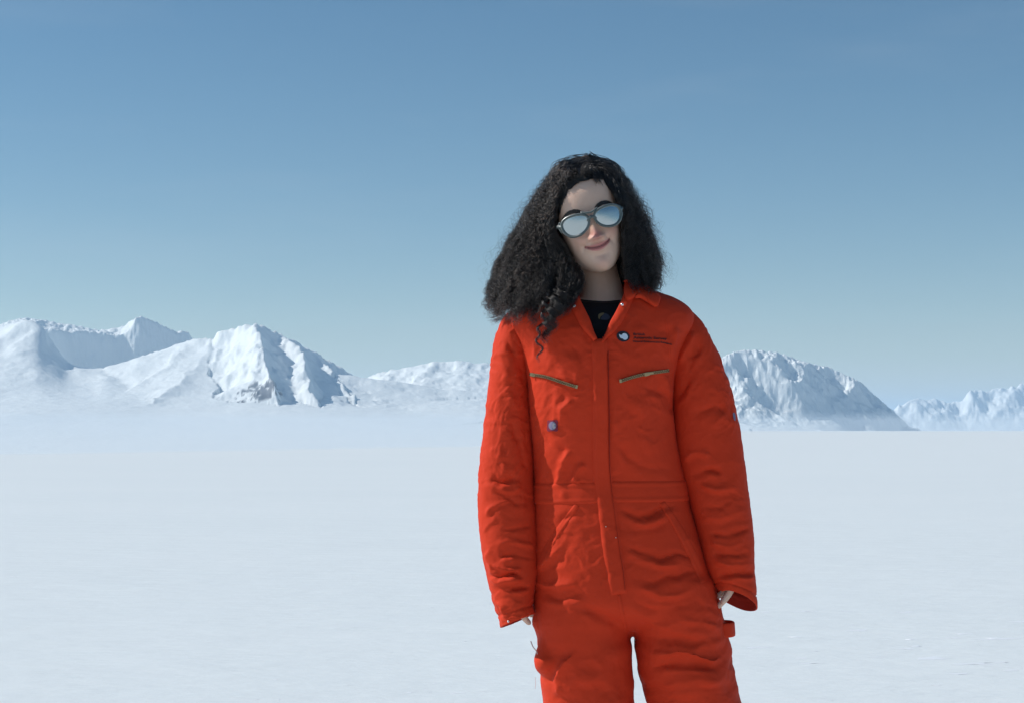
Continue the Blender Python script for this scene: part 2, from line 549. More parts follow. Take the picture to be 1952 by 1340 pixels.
def vnormals(V, F):
    F = np.asarray(F)
    a = V[F[:, 2]] - V[F[:, 0]]
    b = V[F[:, 3]] - V[F[:, 1]]
    fn = np.cross(a, b)
    N = np.zeros_like(V)
    for k in range(4):
        for c in range(3):
            N[:, c] += np.bincount(F[:, k], fn[:, c], len(V))
    return N / (np.linalg.norm(N, axis=1)[:, None] + 1e-12)

def cloth(V, F, rest_fn, pin, iters=300, bend=.25, hold=.004, seed=3, nz=.003, nf=28, gravity=0, body=None, bpass=4):
    """let a slightly oversized garment surface buckle into folds (position based, Jacobi)"""
    V = V.astype(float)
    F = np.asarray(F)
    E = edges_of(F)
    D1 = np.vstack([E, np.stack([F[:, 0], F[:, 2]], 1), np.stack([F[:, 1], F[:, 3]], 1)])
    i, j = D1[:, 0], D1[:, 1]
    d0 = V[j] - V[i]
    rest = np.linalg.norm(d0, axis=1) * rest_fn((V[i] + V[j]) / 2, d0)
    stiff = np.ones(len(D1))
    stiff[len(E):] = .45
    n = len(V)
    val = np.bincount(i, stiff, n) + np.bincount(j, stiff, n)
    ei, ej = E[:, 0], E[:, 1]
    ev = np.bincount(ei, minlength=n) + np.bincount(ej, minlength=n)
    def lap(x):
        return np.stack([(np.bincount(ei, x[ej, c], n) + np.bincount(ej, x[ei, c], n)) / ev for c in range(3)], 1) - x
    N0 = vnormals(V, F)
    L0 = lap(V)
    x = V + N0 * (fbm(V * nf, 3, seed)[:, None] * nz) * (1 - pin)[:, None]
    vel = np.zeros_like(x)
    free = (1 - pin)[:, None]
    for it in range(iters):
        d = x[j] - x[i]
        L = np.linalg.norm(d, axis=1) + 1e-12
        g = (stiff * (L - rest) / L)[:, None] * d
        acc = np.stack([np.bincount(i, g[:, c], n) - np.bincount(j, g[:, c], n) for c in range(3)], 1)
        step = acc / val[:, None] * 1.1
        if bend > 0:
            dx_ = x - V
            sm = dx_
            for _ in range(bpass):
                sm = sm + lap(sm)
            step += bend * (sm - dx_)
        step += hold * (V - x)
        step[:, 2] -= gravity
        vel = vel * .55 + step
        x = x + vel * free
        if body is not None:
            x = body(x)
    return x, N0

def proj_px(P):
    d = CAM_D + P[:, 1]
    return 976 + P[:, 0] * F_PX / d, 820 - (P[:, 2] - CAM_Z) * F_PX / d

def refine(V, F):
    """one Catmull-Clark step, so that creases can be crisp"""
    me = bpy.data.meshes.new('tmp')
    me.from_pydata([tuple(v) for v in V], [], [tuple(int(i) for i in f) for f in F])
    o = bpy.data.objects.new('tmp', me)
    COL.objects.link(o)
    m = o.modifiers.new('s', 'SUBSURF')
    m.levels = 1
    m.render_levels = 1
    dg = bpy.context.evaluated_depsgraph_get()
    ev = o.evaluated_get(dg).to_mesh()
    co = np.empty(len(ev.vertices) * 3)
    ev.vertices.foreach_get('co', co)
    lv = np.empty(len(ev.loops), dtype=np.int32)
    ev.loops.foreach_get('vertex_index', lv)
    o.evaluated_get(dg).to_mesh_clear()
    bpy.data.objects.remove(o)
    bpy.data.meshes.remove(me)
    return co.reshape(-1, 3), lv.reshape(-1, 4)

def wrinkle(P, seed, fx=26, fz=60, amp=.0011):
    """fine crisp wrinkling: ridged noise in patches"""
    wv = np.stack([fbm(P * 14, 2, seed + k) for k in range(3)], 1) * .035
    Q = (P + wv) * [fx, fx, fz]
    r = 1 - np.abs(fbm(Q, 3, seed + 7)) * 3.2
    c_, s_ = math.cos(.7), math.sin(.7)
    Q2 = (P[:, [0, 1, 2]] @ np.array([[c_, 0, s_], [0, 1, 0], [-s_, 0, c_]]) + wv) * [fx * 1.6, fx, fz * .5]
    r2 = 1 - np.abs(fbm(Q2, 3, seed + 19)) * 3.6
    mask = smooth(-.12, .45, fbm(P * 7, 2, seed + 13))
    mask2 = smooth(0, .4, fbm(P * 6, 2, seed + 23))
    return np.clip(r, -.2, 1) * amp * (.25 + mask) + np.clip(r2, -.2, 1) * amp * (.15 + .9 * mask2)

def strokes(V, N, items, front_only=True):
    """press hand-placed creases into a surface: items = (points in photograph pixels, half width in pixels, height in mm)"""
    px, py = proj_px(V)
    disp = np.zeros(len(V))
    fr = smooth(.0, .35, -N[:, 1]) if front_only else 1
    wobx = fbm(np.c_[px * .03, py * .03, 0 * px], 3, 91) * 8
    woby = fbm(np.c_[px * .03, py * .03, 0 * px + 9], 3, 92) * 8
    am = smooth(-.4, .4, fbm(np.c_[px * .022, py * .03, 0 * px + 3], 2, 95))
    qx, qy = px + wobx, py + woby
    for pts, w, amp in items:
        C = resample(pts, 14)
        bd = np.full(len(V), 1e9)
        bt = np.zeros(len(V))
        bs = np.zeros(len(V))
        lo, hi = C.min(0) - 4 * w, C.max(0) + 4 * w
        m = (qx > lo[0]) & (qx < hi[0]) & (qy > lo[1]) & (qy < hi[1])
        idx = np.nonzero(m)[0]
        if not len(idx):
            continue
        X, Y = qx[idx], qy[idx]
        b, t_, s_ = bd[idx], bt[idx], bs[idx]
        for k in range(len(C) - 1):
            a, e = C[k], C[k + 1] - C[k]
            t = np.clip(((X - a[0]) * e[0] + (Y - a[1]) * e[1]) / (e @ e + 1e-9), 0, 1)
            dx, dy = X - a[0] - t * e[0], Y - a[1] - t * e[1]
            r = np.hypot(dx, dy)
            c = r < b
            b = np.where(c, r, b)
            t_ = np.where(c, (k + t) / (len(C) - 1), t_)
            s_ = np.where(c, np.sign(e[0] * dy - e[1] * dx), s_)
        ends = smooth(0, .22, t_) * smooth(1, .78, t_)
        sb = b * s_
        prof = .55 * np.exp(-(sb / w) ** 2) + .6 * np.exp(-np.abs(sb / (.55 * w)) ** 1.25) - .45 * np.exp(-((sb - 1.3 * w) / (.9 * w)) ** 2)
        disp[idx] += amp * .0013 * prof * ends * (.35 + .85 * am[idx])
    return V + N * (disp * fr)[:, None]

# ------------------------------------------------------------------ materials of the person
def fabric_material(name, col, weave=1500, rough=.78, var=.06, sheen=.03):
    m, n, l, b = new_mat(name, col, rough, 0, .18)
    tc = n.new('ShaderNodeTexCoord')
    a = n.new('ShaderNodeTexNoise')
    a.inputs['Scale'].default_value = 9
    a.inputs['Detail'].default_value = 6
    l.new(tc.outputs['Object'], a.inputs['Vector'])
    mx = n.new('ShaderNodeMix')
    mx.data_type = 'RGBA'
    mx.inputs['A'].default_value = (*[c * (1 - var) for c in col], 1)
    mx.inputs['B'].default_value = (*[min(1, c * (1 + var)) for c in col], 1)
    l.new(a.outputs['Fac'], mx.inputs['Factor'])
    l.new(mx.outputs['Result'], b.inputs['Base Color'])
    b.inputs['Sheen Weight'].default_value = sheen
    b.inputs['Sheen Roughness'].default_value = .45
    b.inputs['Sheen Tint'].default_value = (1, .6, .5, 1)
    w1 = n.new('ShaderNodeTexNoise')
    w1.inputs['Scale'].default_value = 55
    w1.inputs['Detail'].default_value = 4
    l.new(tc.outputs['Object'], w1.inputs['Vector'])
    w2 = n.new('ShaderNodeTexNoise')
    w2.inputs['Scale'].default_value = weave * .5
    l.new(tc.outputs['Object'], w2.inputs['Vector'])
    b1 = n.new('ShaderNodeBump')
    b1.inputs['Strength'].default_value = .4
    rg = n.new('ShaderNodeTexNoise')
    rg.noise_type = 'RIDGED_MULTIFRACTAL'
    rg.inputs['Scale'].default_value = 15
    rg.inputs['Detail'].default_value = 4
    rg.inputs['Distortion'].default_value = .6
    l.new(tc.outputs['Object'], rg.inputs['Vector'])
    b0 = n.new('ShaderNodeBump')
    b0.inputs['Strength'].default_value = .32
    b0.inputs['Distance'].default_value = .003
    l.new(rg.outputs['Fac'], b0.inputs['Height'])
    l.new(b0.outputs['Normal'], b1.inputs['Normal'])
    b1.inputs['Distance'].default_value = .0025
    l.new(w1.outputs['Fac'], b1.inputs['Height'])
    b2 = n.new('ShaderNodeBump')
    b2.inputs['Strength'].default_value = .25
    b2.inputs['Distance'].default_value = .0004
    l.new(w2.outputs['Fac'], b2.inputs['Height'])
    l.new(b1.outputs['Normal'], b2.inputs['Normal'])
    l.new(b2.outputs['Normal'], b.inputs['Normal'])
    return m
M_RED = fabric_material('orange_red_cotton', (.58, .038, .010))
M_LINING = fabric_material('lining_dark_red', (.33, .022, .012))
M_TEE = fabric_material('black_jersey', (.010, .010, .012), 2200, .85, .1, .05)
M_BRASS = new_mat('brass', (.45, .33, .18), .42, 1.0)[0]
M_SNAP = new_mat('snap_metal', (.75, .72, .70), .3, 1.0)[0]
M_BLACK = new_mat('black_print', (.012, .010, .018), .8)[0]
M_TEXT = new_mat('maroon_black_thread', (.012, .004, .005), .8)[0]
M_WHITE = new_mat('white_print', (.62, .68, .76), .7)[0]
M_TAPE = new_mat('zip_tape', (.11, .035, .012), .8)[0]

# ------------------------------------------------------------------ garment trunk: torso, seat and legs
TORSO = [  # py, left, right, depth, y centre
    (536, 1096, 1192, .050, .012), (550, 1076, 1216, .066, .012), (560, 1046, 1256, .080, .010), (570, 1016, 1286, .089, .008), (582, 990, 1308, .096, .005),
    (598, 970, 1322, .103, .0), (620, 968, 1324, .110, -.004), (650, 984, 1308, .118, -.008), (700, 1000, 1288, .126, -.010),
    (760, 1006, 1282, .127, -.008), (820, 1010, 1286, .124, -.004), (870, 1014, 1296, .119, 0), (905, 1016, 1304, .113, 0),
    (930, 1017, 1309, .110, 0), (955, 1016, 1313, .114, 0), (1000, 1014, 1326, .122, .004), (1060, 1012, 1344, .129, .008),
    (1120, 1013, 1362, .130, .010), (1155, 1014, 1370, .120, .008), (1180, 1030, 1360, .085, .008), (1198, 1080, 1310, .045, .006)]
def trunk():
    rs = []
    T = resample(np.array(TORSO, float), 46)
    for py, xl, xr, b, yc in T:
        c = W((xl + xr) / 2, py, yc)
        rs.append(ring(c, np.array([(xr - xl) / 2 * SU, 0, 0]), np.array([0, b, 0]), 64, 2.35))
    parts = [loft(rs)]
    LL = [(1100, 1016, 1194, .118), (1150, 1016, 1206, .118), (1185, 1016, 1204, .117), (1215, 1018, 1199, .114), (1280, 1030, 1202, .108), (1340, 1040, 1205, .104), (1420, 1044, 1208, .100),
          (1520, 1050, 1208, .094), (1620, 1054, 1206, .090), (1720, 1052, 1208, .090), (1770, 1050, 1210, .094)]
    RR = [(1100, 1202, 1360, .118), (1150, 1194, 1372, .118), (1185, 1199, 1380, .117), (1215, 1211, 1388, .114), (1280, 1222, 1402, .110), (1340, 1236, 1406, .104), (1420, 1244, 1412, .100),
          (1520, 1254, 1416, .094), (1620, 1262, 1420, .090), (1720, 1264, 1426, .090), (1770, 1264, 1430, .094)]
    for tab in (LL, RR):
        rs = []
        for py, xl, xr, b in resample(np.array(tab, float), 24):
            c = W((xl + xr) / 2, py, .012)
            rs.append(ring(c, np.array([(xr - xl) / 2 * SU, 0, 0]), np.array([0, b, 0]), 48, 2.15))
        parts.append(loft(rs))
    # the bulging side pocket on her right thigh
    parts.append(tube([W(1036, 1150, 0), W(1036, 1185, -.005), W(1037, 1212, -.01)], [.012, .0235, .016], 20, 10, 1.6))
    parts.append(tube([W(1040, 1205, -.01), W(1042, 1240, -.02), W(1043, 1262, -.02), W(1050, 1278, -.02)], [.014, .030, .032, .020], 22, 12, 1.7))
    V, F = join(parts)
    return remeshed(V, F, .0066, 4)

def trunk_rest(mid, d):
    L = np.linalg.norm(d, axis=1) + 1e-9
    vert = np.abs(d[:, 2]) / L
    px, py = proj_px(mid)
    low = smooth(930, 1010, py)
    g = .018 + .022 * smooth(690, 860, py) * (1 - low) + low * (.040 + .025 * smooth(1150, 1230, px))
    g = g * (1 + .8 * fbm(mid * 9, 2, 55))
    g = g * np.where(np.abs(py - 935) < 24, .25, 1)
    return 1 + g * vert + .006 * (1 - vert)

TRUNK_STROKES = [
    # chest and belly, her right (left in the picture)
    (((1050, 735), (1062, 760), (1058, 790), (1050, 830)), 10, 5), (((1095, 760), (1075, 782), (1066, 815)), 9, 5),
    (((1090, 855), (1072, 880), (1062, 905), (1068, 930)), 9, 5), (((1118, 880), (1100, 900), (1090, 925)), 8, 4),
    (((1040, 850), (1032, 885), (1030, 920)), 9, 3), (((1020, 800), (1045, 850), (1080, 870)), 14, -3),
    (((1095, 925), (1110, 915), (1130, 920)), 6, 3.5), (((1066, 925), (1078, 940), (1074, 950)), 5, 3),
    (((1080, 660), (1110, 690), (1120, 730)), 12, -2.5), (((1030, 690), (1060, 712), (1100, 735)), 9, 2.5),
    (((1015, 620), (1020, 660), (1012, 700)), 8, 3),
    # her left side
    (((1175, 830), (1200, 870), (1240, 890), (1290, 900)), 10, -3), (((1200, 755), (1220, 780), (1230, 830), (1245, 870)), 13, 3.5),
    (((1190, 880), (1180, 900), (1160, 905)), 7, -3), (((1220, 740), (1260, 750), (1290, 790)), 12, -3.5),
    (((1180, 790), (1170, 820), (1190, 850)), 10, 2.5), (((1250, 700), (1268, 722), (1276, 765)), 10, 3),
    (((1200, 600), (1240, 625), (1290, 640)), 14, -2), (((1290, 620), (1285, 650), (1275, 690)), 9, 3.5),
    # seat and thighs, her left
    (((1175, 965), (1215, 985), (1260, 975), (1300, 962)), 7, -5), (((1190, 985), (1230, 1000), (1270, 985)), 7, 4),
    (((1195, 1035), (1240, 1060), (1290, 1055), (1330, 1075)), 8, -4.5), (((1200, 1050), (1240, 1075), (1300, 1075)), 9, 4),
    (((1200, 1095), (1250, 1110), (1310, 1090), (1345, 1100)), 9, -4.5), (((1210, 1120), (1260, 1135), (1330, 1120)), 9, 4.5),
    (((1200, 1140), (1250, 1165), (1320, 1150), (1370, 1160)), 9, -4), (((1215, 1180), (1270, 1190), (1330, 1185), (1385, 1200)), 10, 4.5),
    (((1225, 1215), (1280, 1215), (1330, 1225), (1390, 1210)), 8, -5), (((1235, 1250), (1290, 1240), (1350, 1255), (1400, 1240)), 9, 5),
    (((1235, 1275), (1300, 1265), (1370, 1270)), 8, -5), (((1245, 1305), (1310, 1300), (1380, 1295)), 9, 4.5),
    (((1335, 1130), (1350, 1165), (1380, 1180)), 9, 3), (((1300, 1010), (1330, 1060), (1345, 1100)), 8, 3),
    # seat and thighs, her right
    (((1030, 1055), (1060, 1010), (1100, 975)), 9, -4), (((1025, 1085), (1050, 1060), (1090, 1010)), 9, 3.5),
    (((1022, 1105), (1060, 1115), (1100, 1105)), 9, 4), (((1025, 1130), (1070, 1140), (1120, 1128)), 9, -3),
    (((1090, 1230), (1082, 1255), (1062, 1290), (1060, 1330)), 9, 5),
    (((1110, 1150), (1160, 1180), (1190, 1210)), 12, -3), (((1130, 1250), (1150, 1290), (1180, 1320)), 12, 3),
]
TV, TF = trunk()
tpx, tpy = proj_px(TV)
pin = np.clip(smooth(570, 545, tpy) + smooth(1700, 1760, tpy), 0, 1) * .98
rng_keep = .35 * np.exp(-((tpy - 932) / 16) ** 2)
pin = np.clip(pin + rng_keep, 0, .98)
TV, TN = cloth(TV, TF, trunk_rest, pin, 170, bend=.30, hold=.005, seed=11, nz=.008, nf=13, bpass=3)
TV, TF = refine(TV, TF)
TN = vnormals(TV, TF)
TV = strokes(TV, TN, TRUNK_STROKES)
TN = vnormals(TV, TF)
TV = TV + TN * (fbm(TV * [22, 22, 30], 3, 41) * .0012 + wrinkle(TV, 141, 24, 40))[:, None]
lowp = smooth(1165, 1240, proj_px(TV)[1])
TV = TV + TN * ((fbm(TV * [8, 8, 19], 2, 47) * .013 - .001) * lowp)[:, None]
# open the front at the neck
tpx, tpy = proj_px(TV)
def in_neck(px, py, N):
    e = [(540, 1094, 1192), (570, 1094, 1192), (600, 1110, 1178), (625, 1125, 1160), (645, 1139, 1146), (652, 1142, 1142)]
    e = np.array(e, float)
    l_, r_ = np.interp(py, e[:, 0], e[:, 1]), np.interp(py, e[:, 0], e[:, 2])
    return (px > l_) & (px < r_) & (py < 651) & (N[:, 1] < .3)
hole = in_neck(tpx, tpy, TN) | ((tpy < 549) & (np.hypot(TV[:, 0] - W(1145, 540)[0], (TV[:, 1] - .012)) < .060))
keep = ~hole[TF].any(1)
TF2 = TF[keep]

person_root = None
def solidify(o, t, off=-1):
    m = o.modifiers.new('thickness', 'SOLIDIFY')
    m.thickness = t
    m.offset = off
def subsurf(o, lv=1):
    m = o.modifiers.new('smooth', 'SUBSURF')
    m.levels = lv
    m.render_levels = lv
# ------------------------------------------------------------------ body: one continuous skin surface
HO = W(1122, 425, -.012)
roll, pitch = R(16.5), R(5)
Mroll = Matrix.Rotation(-roll, 3, 'Y')
Mp = Matrix.Rotation(pitch, 3, 'X')
HM = np.array(Mroll @ Mp)                         # columns: local u (picture right), local -w (away), local v (up)
EU, EB, EV = HM[:, 0], HM[:, 1], HM[:, 2]
EW = -EB
def H(u, v, w):
    return HO + np.multiply.outer(u, EU) + np.multiply.outer(v, EV) + np.multiply.outer(w, EW)
def toH(P):
    d = P - HO
    return d @ EU, d @ EV, d @ EW

HEAD = [  # v, half width, front, back
    (-.107, .010, .071, -.040), (-.104, .020, .0775, -.028), (-.098, .0300, .0825, -.010), (-.086, .0415, .0850, .012), (-.070, .0520, .0850, .034), (-.052, .0580, .0850, .054),
    (-.030, .0630, .0855, .074), (-.010, .0665, .0850, .088), (.010, .0690, .0860, .097), (.035, .0710, .0870, .103), (.060, .0700, .0825, .102), (.082, .0640, .0700, .094),
    (.100, .0500, .0500, .076), (.112, .0320, .0280, .050), (.118, .0120, .010, .022)]
def head_shape():
    rs = []
    for v, a, f, b in resample(np.array(HEAD), 40):
        n = 56
        th = np.linspace(0, 2 * np.pi, n, endpoint=False)
        c, s = np.cos(th), np.sin(th)
        p = 2 / 2.25
        u = np.sign(c) * np.abs(c) ** p * a
        w = np.where(s > 0, np.abs(s) ** p * f, -np.abs(s) ** p * b)
        rs.append(H(u, np.full(n, v), w))
    return loft(rs)

def hand(wrist, down, inward, fwd, size=1.0):
    """relaxed hand hanging from the wrist: down the arm, palm towards the thigh, thumb to the front"""
    down, inward, fwd = [np.asarray(a, float) / np.linalg.norm(a) for a in (down, inward, fwd)]
    P = []
    s = size
    # palm built of four flattened metacarpal rays
    for k, o in enumerate((.025, .009, -.008, -.024)):
        a = wrist + fwd * o * .55 * s
        b = wrist + down * (.085 - .006 * abs(k - 1)) * s + fwd * o * s
        P.append(tube([a, (a + b) / 2, b], [.0135 * s, .0145 * s, .0115 * s], 12, 8))
        L = [.046, .050, .047, .037][k] * s
        ang = [13, 15, 18, 20][k]
        p, d = b, 0
        pts, rr = [b], [.0098 * s]
        for j, (f, r) in enumerate(((1, .0092), (.62, .0082), (.48, .0068))):
            d += ang
            q = p + (down * math.cos(R(d)) + inward * math.sin(R(d))) * L * f
            pts.append(q)
            rr.append(r * s)
            p = q
        P.append(tube(pts, rr, 10, 12))
    t0 = wrist + down * .018 * s + fwd * .014 * s
    P.append(tube([t0, t0 + (down * .95 + fwd * .22 + inward * .28) * .042 * s, t0 + (down * 1.0 + fwd * .16 + inward * .26) * .072 * s, t0 + (down * 1.05 + fwd * .08 + inward * .26) * .090 * s], [.014 * s, .0115 * s, .0095 * s, .008 * s], 12, 12))
    return P

def person_body():
    parts = [head_shape()]
    parts.append(tube([W(1132, 470, .046), W(1141, 520, .040), W(1147, 560, .029), W(1148, 610, .018)], [.043, .0415, .0475, .070], 28, 14))
    rs = []
    for py, xl, xr, b, yc in resample(np.array([t for t in TORSO if 555 < t[0] < 1130], float), 26):
        f = .60 + .16 * smooth(560, 640, py)
        if py < 575: f = .52
        rs.append(ring(W((xl + xr) / 2, py + 10, yc + .01), np.array([(xr - xl) / 2 * SU * f, 0, 0]), np.array([0, b * f, 0]), 40, 2.2))
    parts.append(loft(rs))
    for sgn, sh, el, wr, hp in ((-1, (1012, 640), (966, 890), (982, 1034), (1128, 1800)), (1, (1284, 628), (1356, 880), (1398, 1002), (1342, 1800))):
        S, E, Wr = W(*sh, .005), W(*el, .005), W(*wr, -.035)
        parts.append(tube([W(1145 + sgn * 60, 632, .01), S, (S + E) / 2, E, E * .6 + Wr * .4, Wr], [.055, .046, .041, .036, .033, .024], 20, 26))
        dn = Wr - E
        parts += hand(Wr, np.array([-.08 if sgn < 0 else .06, -.03, -1]), (-sgn, .1, -.1), (0, -1, 0), .92)
        hx = 1192 + sgn * 78
        hip, kn, an = W(hx, 1130, .01), W(hp[0] * .6 + hx * .4, 1440, .0), W(hp[0] - 0, 1760, .02)
        parts.append(tube([hip, kn, kn * .65 + an * .35, an], [.066, .052, .046, .036], 22, 26))
        parts.append(tube([an + [0, .02, -.02], an + [0, -.06, -.03], an + [0, -.15, -.03]], [.034, .032, .022], 16, 10))
    V, F = join(parts)
    return remeshed(V, F, .0026, 6)

BV, BF = person_body()
u_, v_, w_ = toH(BV)
BN = vnormals(BV, BF)
fwd_ = smooth(.1, .6, BN @ EW) * smooth(.03, .055, w_) * (np.abs(v_) < .13)
def G(u0, v0, su, sv, a, ang=0):
    du, dv = u_ - u0, v_ - v0
    c, s = math.cos(R(ang)), math.sin(R(ang))
    x, y = du * c + dv * s, -du * s + dv * c
    return a * np.exp(-(x / su) ** 2 - (y / sv) ** 2)
vm = -.0545 + .0080 * (np.abs(u_) / .027) ** 2 + .0012 * u_ / .027
t_n = np.clip((.006 - v_) / .044, 0, 1)
nose_h = (.004 + .019 * t_n ** 1.15) * smooth(.022, .0, v_) * smooth(-.0435, -.0365, v_)
nose = nose_h * np.exp(-(u_ / (.0074 + .0052 * t_n)) ** 2)
dw = nose
for s in (-1, 1):
    dw = dw + G(s * .0130, -.0350, .0064, .0054, .0085) + G(s * .0066, -.0400, .0034, .0026, -.007)
    dw = dw + G(s * .037, -.032, .016, .013, .0078) + G(s * .030, .000, .017, .011, -.007) + G(s * .030, 0, .010, .008, .004) + G(s * .028, .021, .018, .006, .0028)
    dw = dw + G(s * .0255, -.0455, .014, .0032, -.0036, -s * 56) + G(s * .0305, -.0465, .0045, .0045, -.0035) + G(s * .052, -.062, .014, .02, -.002)
mouth_w = smooth(.031, .020, np.abs(u_))
dw = dw + mouth_w * (.0030 * np.exp(-((v_ - vm - .0042) / .0030) ** 2) + .0044 * np.exp(-((v_ - vm + .0056) / .0040) ** 2) - .0046 * np.exp(-((v_ - vm) / .0018) ** 2))
dw = dw + G(0, -.0465, .0022, .005, -.0012) + G(0, -.0885, .013, .010, .0045) + G(0, -.0715, .016, .005, -.0028)
dw = dw + G(0, -.055, .030, .020, .0022)
BV = BV + np.multiply.outer(dw * fwd_, EW)
lips = smooth(1.15, .75, np.abs(v_ - vm + .0010) / (.0074 * np.clip(1 - (u_ / .0285) ** 2, .02, 1) ** .6)) * (np.abs(u_) < .0285) * fwd_
line = np.exp(-((v_ - vm) / .0015) ** 2) * (.6 + .4 * smooth(.014, .025, np.abs(u_))) * (np.abs(u_) < .0275) * fwd_
blush = np.clip(G(0, -.030, .013, .013, 1.0) + .35 * (G(.036, -.032, .018, .014, 1) + G(-.036, -.032, .018, .014, 1)) + .25 * G(0, -.088, .016, .012, 1), 0, 1) * fwd_

def skin_material():
    m, n, l, b = new_mat('skin', (.56, .36, .27), .52, 0, .4)
    tc = n.new('ShaderNodeTexCoord')
    no = n.new('ShaderNodeTexNoise')
    no.inputs['Scale'].default_value = 26
    no.inputs['Detail'].default_value = 6
    l.new(tc.outputs['Object'], no.inputs['Vector'])
    base = n.new('ShaderNodeMix')
    base.data_type = 'RGBA'
    base.inputs['A'].default_value = (.58, .345, .25, 1)
    base.inputs['B'].default_value = (.73, .52, .40, 1)
    l.new(no.outputs['Fac'], base.inputs['Factor'])
    prev = base.outputs['Result']
    for nm, colr in (('blush', (.52, .17, .14, 1)), ('lips', (.52, .20, .18, 1)), ('mouth_line', (.10, .03, .025, 1)), ('scalp', (.02, .013, .010, 1))):
        at = n.new('ShaderNodeAttribute')
        at.attribute_name = nm
        mx = n.new('ShaderNodeMix')
        mx.data_type = 'RGBA'
        l.new(at.outputs['Fac'], mx.inputs['Factor'])
        l.new(prev, mx.inputs['A'])
        mx.inputs['B'].default_value = colr
        prev = mx.outputs['Result']
    l.new(prev, b.inputs['Base Color'])
    b.inputs['Subsurface Weight'].default_value = .09
    b.inputs['Subsurface Radius'].default_value = (1, .35, .2)
    b.inputs['Subsurface Scale'].default_value = .006
    n2 = n.new('ShaderNodeTexNoise')
    n2.inputs['Scale'].default_value = 260
    n2.inputs['Detail'].default_value = 3
    l.new(tc.outputs['Object'], n2.inputs['Vector'])
    bp = n.new('ShaderNodeBump')
    bp.inputs['Strength'].default_value = .35
    bp.inputs['Distance'].default_value = .0012
    l.new(n2.outputs['Fac'], bp.inputs['Height'])
    l.new(bp.outputs['Normal'], b.inputs['Normal'])
    return m
M_SKIN = skin_material()
person = mesh_obj('person', BV, BF, M_SKIN)
tag(person, 'woman with long dark curly hair and mirrored sunglasses wearing an orange-red coverall', 'person')
scalp = smooth(-.002, .004, v_ + .003 * noise(BV * 90, 5) - np.interp(u_, [-.07, -.052, -.026, 0, .03, .05, .062, .071], [.0, .044, .077, .088, .085, .074, .059, .022])) * (v_ > .005)
scalp = np.clip(scalp + smooth(.045, .025, w_) * (v_ > -.06) * (v_ > -.2), 0, 1) * (v_ > -.09)
for nm, arr in (('scalp', scalp), ('lips', lips), ('mouth_line', line), ('blush', blush * .9)):
    person.data.attributes.new(nm, 'FLOAT', 'POINT').data.foreach_set('value', arr.astype(np.float32))
skin_tree = BVHTree.FromPolygons([tuple(v) for v in BV], [tuple(f) for f in BF])

def cast(px, py, tree, off=0.0):
    o = Vector(cam.location)
    d = (Vector(W(px, py)) - o).normalized()
    h = tree.ray_cast(o, d)
    if h[0] is None:
        return None
    return np.array(h[0] - d * off)

# ------------------------------------------------------------------ eyebrows
def eyebrow(s):
    C = np.array([(.012, .0205), (.020, .0255), (.032, .0285), (.042, .0265), (.051, .0195)])
    C = resample(C, 26)
    hw = np.interp(np.linspace(0, 1, 26), [0, .15, .6, 1], [.0022, .0042, .0036, .0010])
    V, F = [], []
    k = 0
    rr = np.random.default_rng(5 + s)
    for q in range(520):
        t = rr.random()
        c = np.array([np.interp(t, np.linspace(0, 1, 26), C[:, j]) for j in (0, 1)])
        h = np.interp(t, np.linspace(0, 1, 26), hw)
        c = c + [0, (rr.random() * 2 - 1) * h]
        L = .0065
        a = R(55 - 60 * t + rr.normal() * 10)
        p2 = c + [L * math.cos(a), L * math.sin(a) * .6]
        pts = []
        for (uu, vv), lift in ((c, .0004), ((c + p2) / 2, .0016), (p2, .0012)):
            hh = skin_tree.ray_cast(Vector(H(s * uu, vv, .2)), Vector(-EW))
            if hh[0] is None: break
            pts.append(np.array(hh[0]) + EW * lift)
        if len(pts) < 3: continue
        wv = EV * .00032
        V += [pts[0] - wv, pts[0] + wv, pts[1] - wv, pts[1] + wv, pts[2]]
        F += [(k, k + 1, k + 3, k + 2), (k + 2, k + 3, k + 4)]
        k += 5
    return mesh_obj('eyebrow', V, F, M_HAIRMESH, person)
M_HAIRMESH = new_mat('brow_hair', (.012, .008, .007), .5)[0]
eyebrow(-1)
eyebrow(1)

# ------------------------------------------------------------------ sunglasses
def glass_w(u):
    return .1035 - 3.0 * u * u - 180 * np.abs(u) ** 4
def lens_outline(s, n=72, grow=0.0):
    th = np.linspace(0, 2 * np.pi, n, endpoint=False)
    c, sn = np.cos(th), np.sin(th)
    p = 2 / 2.25
    x = np.sign(c) * np.abs(c) ** p * (.0280 + grow)
    y = np.sign(sn) * np.abs(sn) ** p * (.0212 + grow)
    x = x * (1 + .16 * y / .021)
    y = y * (1 + .10 * x / .0285)      # fuller on the outside, drawn in below the bridge
    y = y - .04 * x
    return s * (.0345 + x), y - .0005
M_LENS = new_mat('mirror_lens', (.46, .50, .50), .20, 1.0)[0]
def frame_mat():
    m, n, l, b = new_mat('grey_green_plastic', (.085, .11, .105), .42, 0, .4)
    b.inputs['Transmission Weight'].default_value = .25
    return m
M_FRAME = frame_mat()
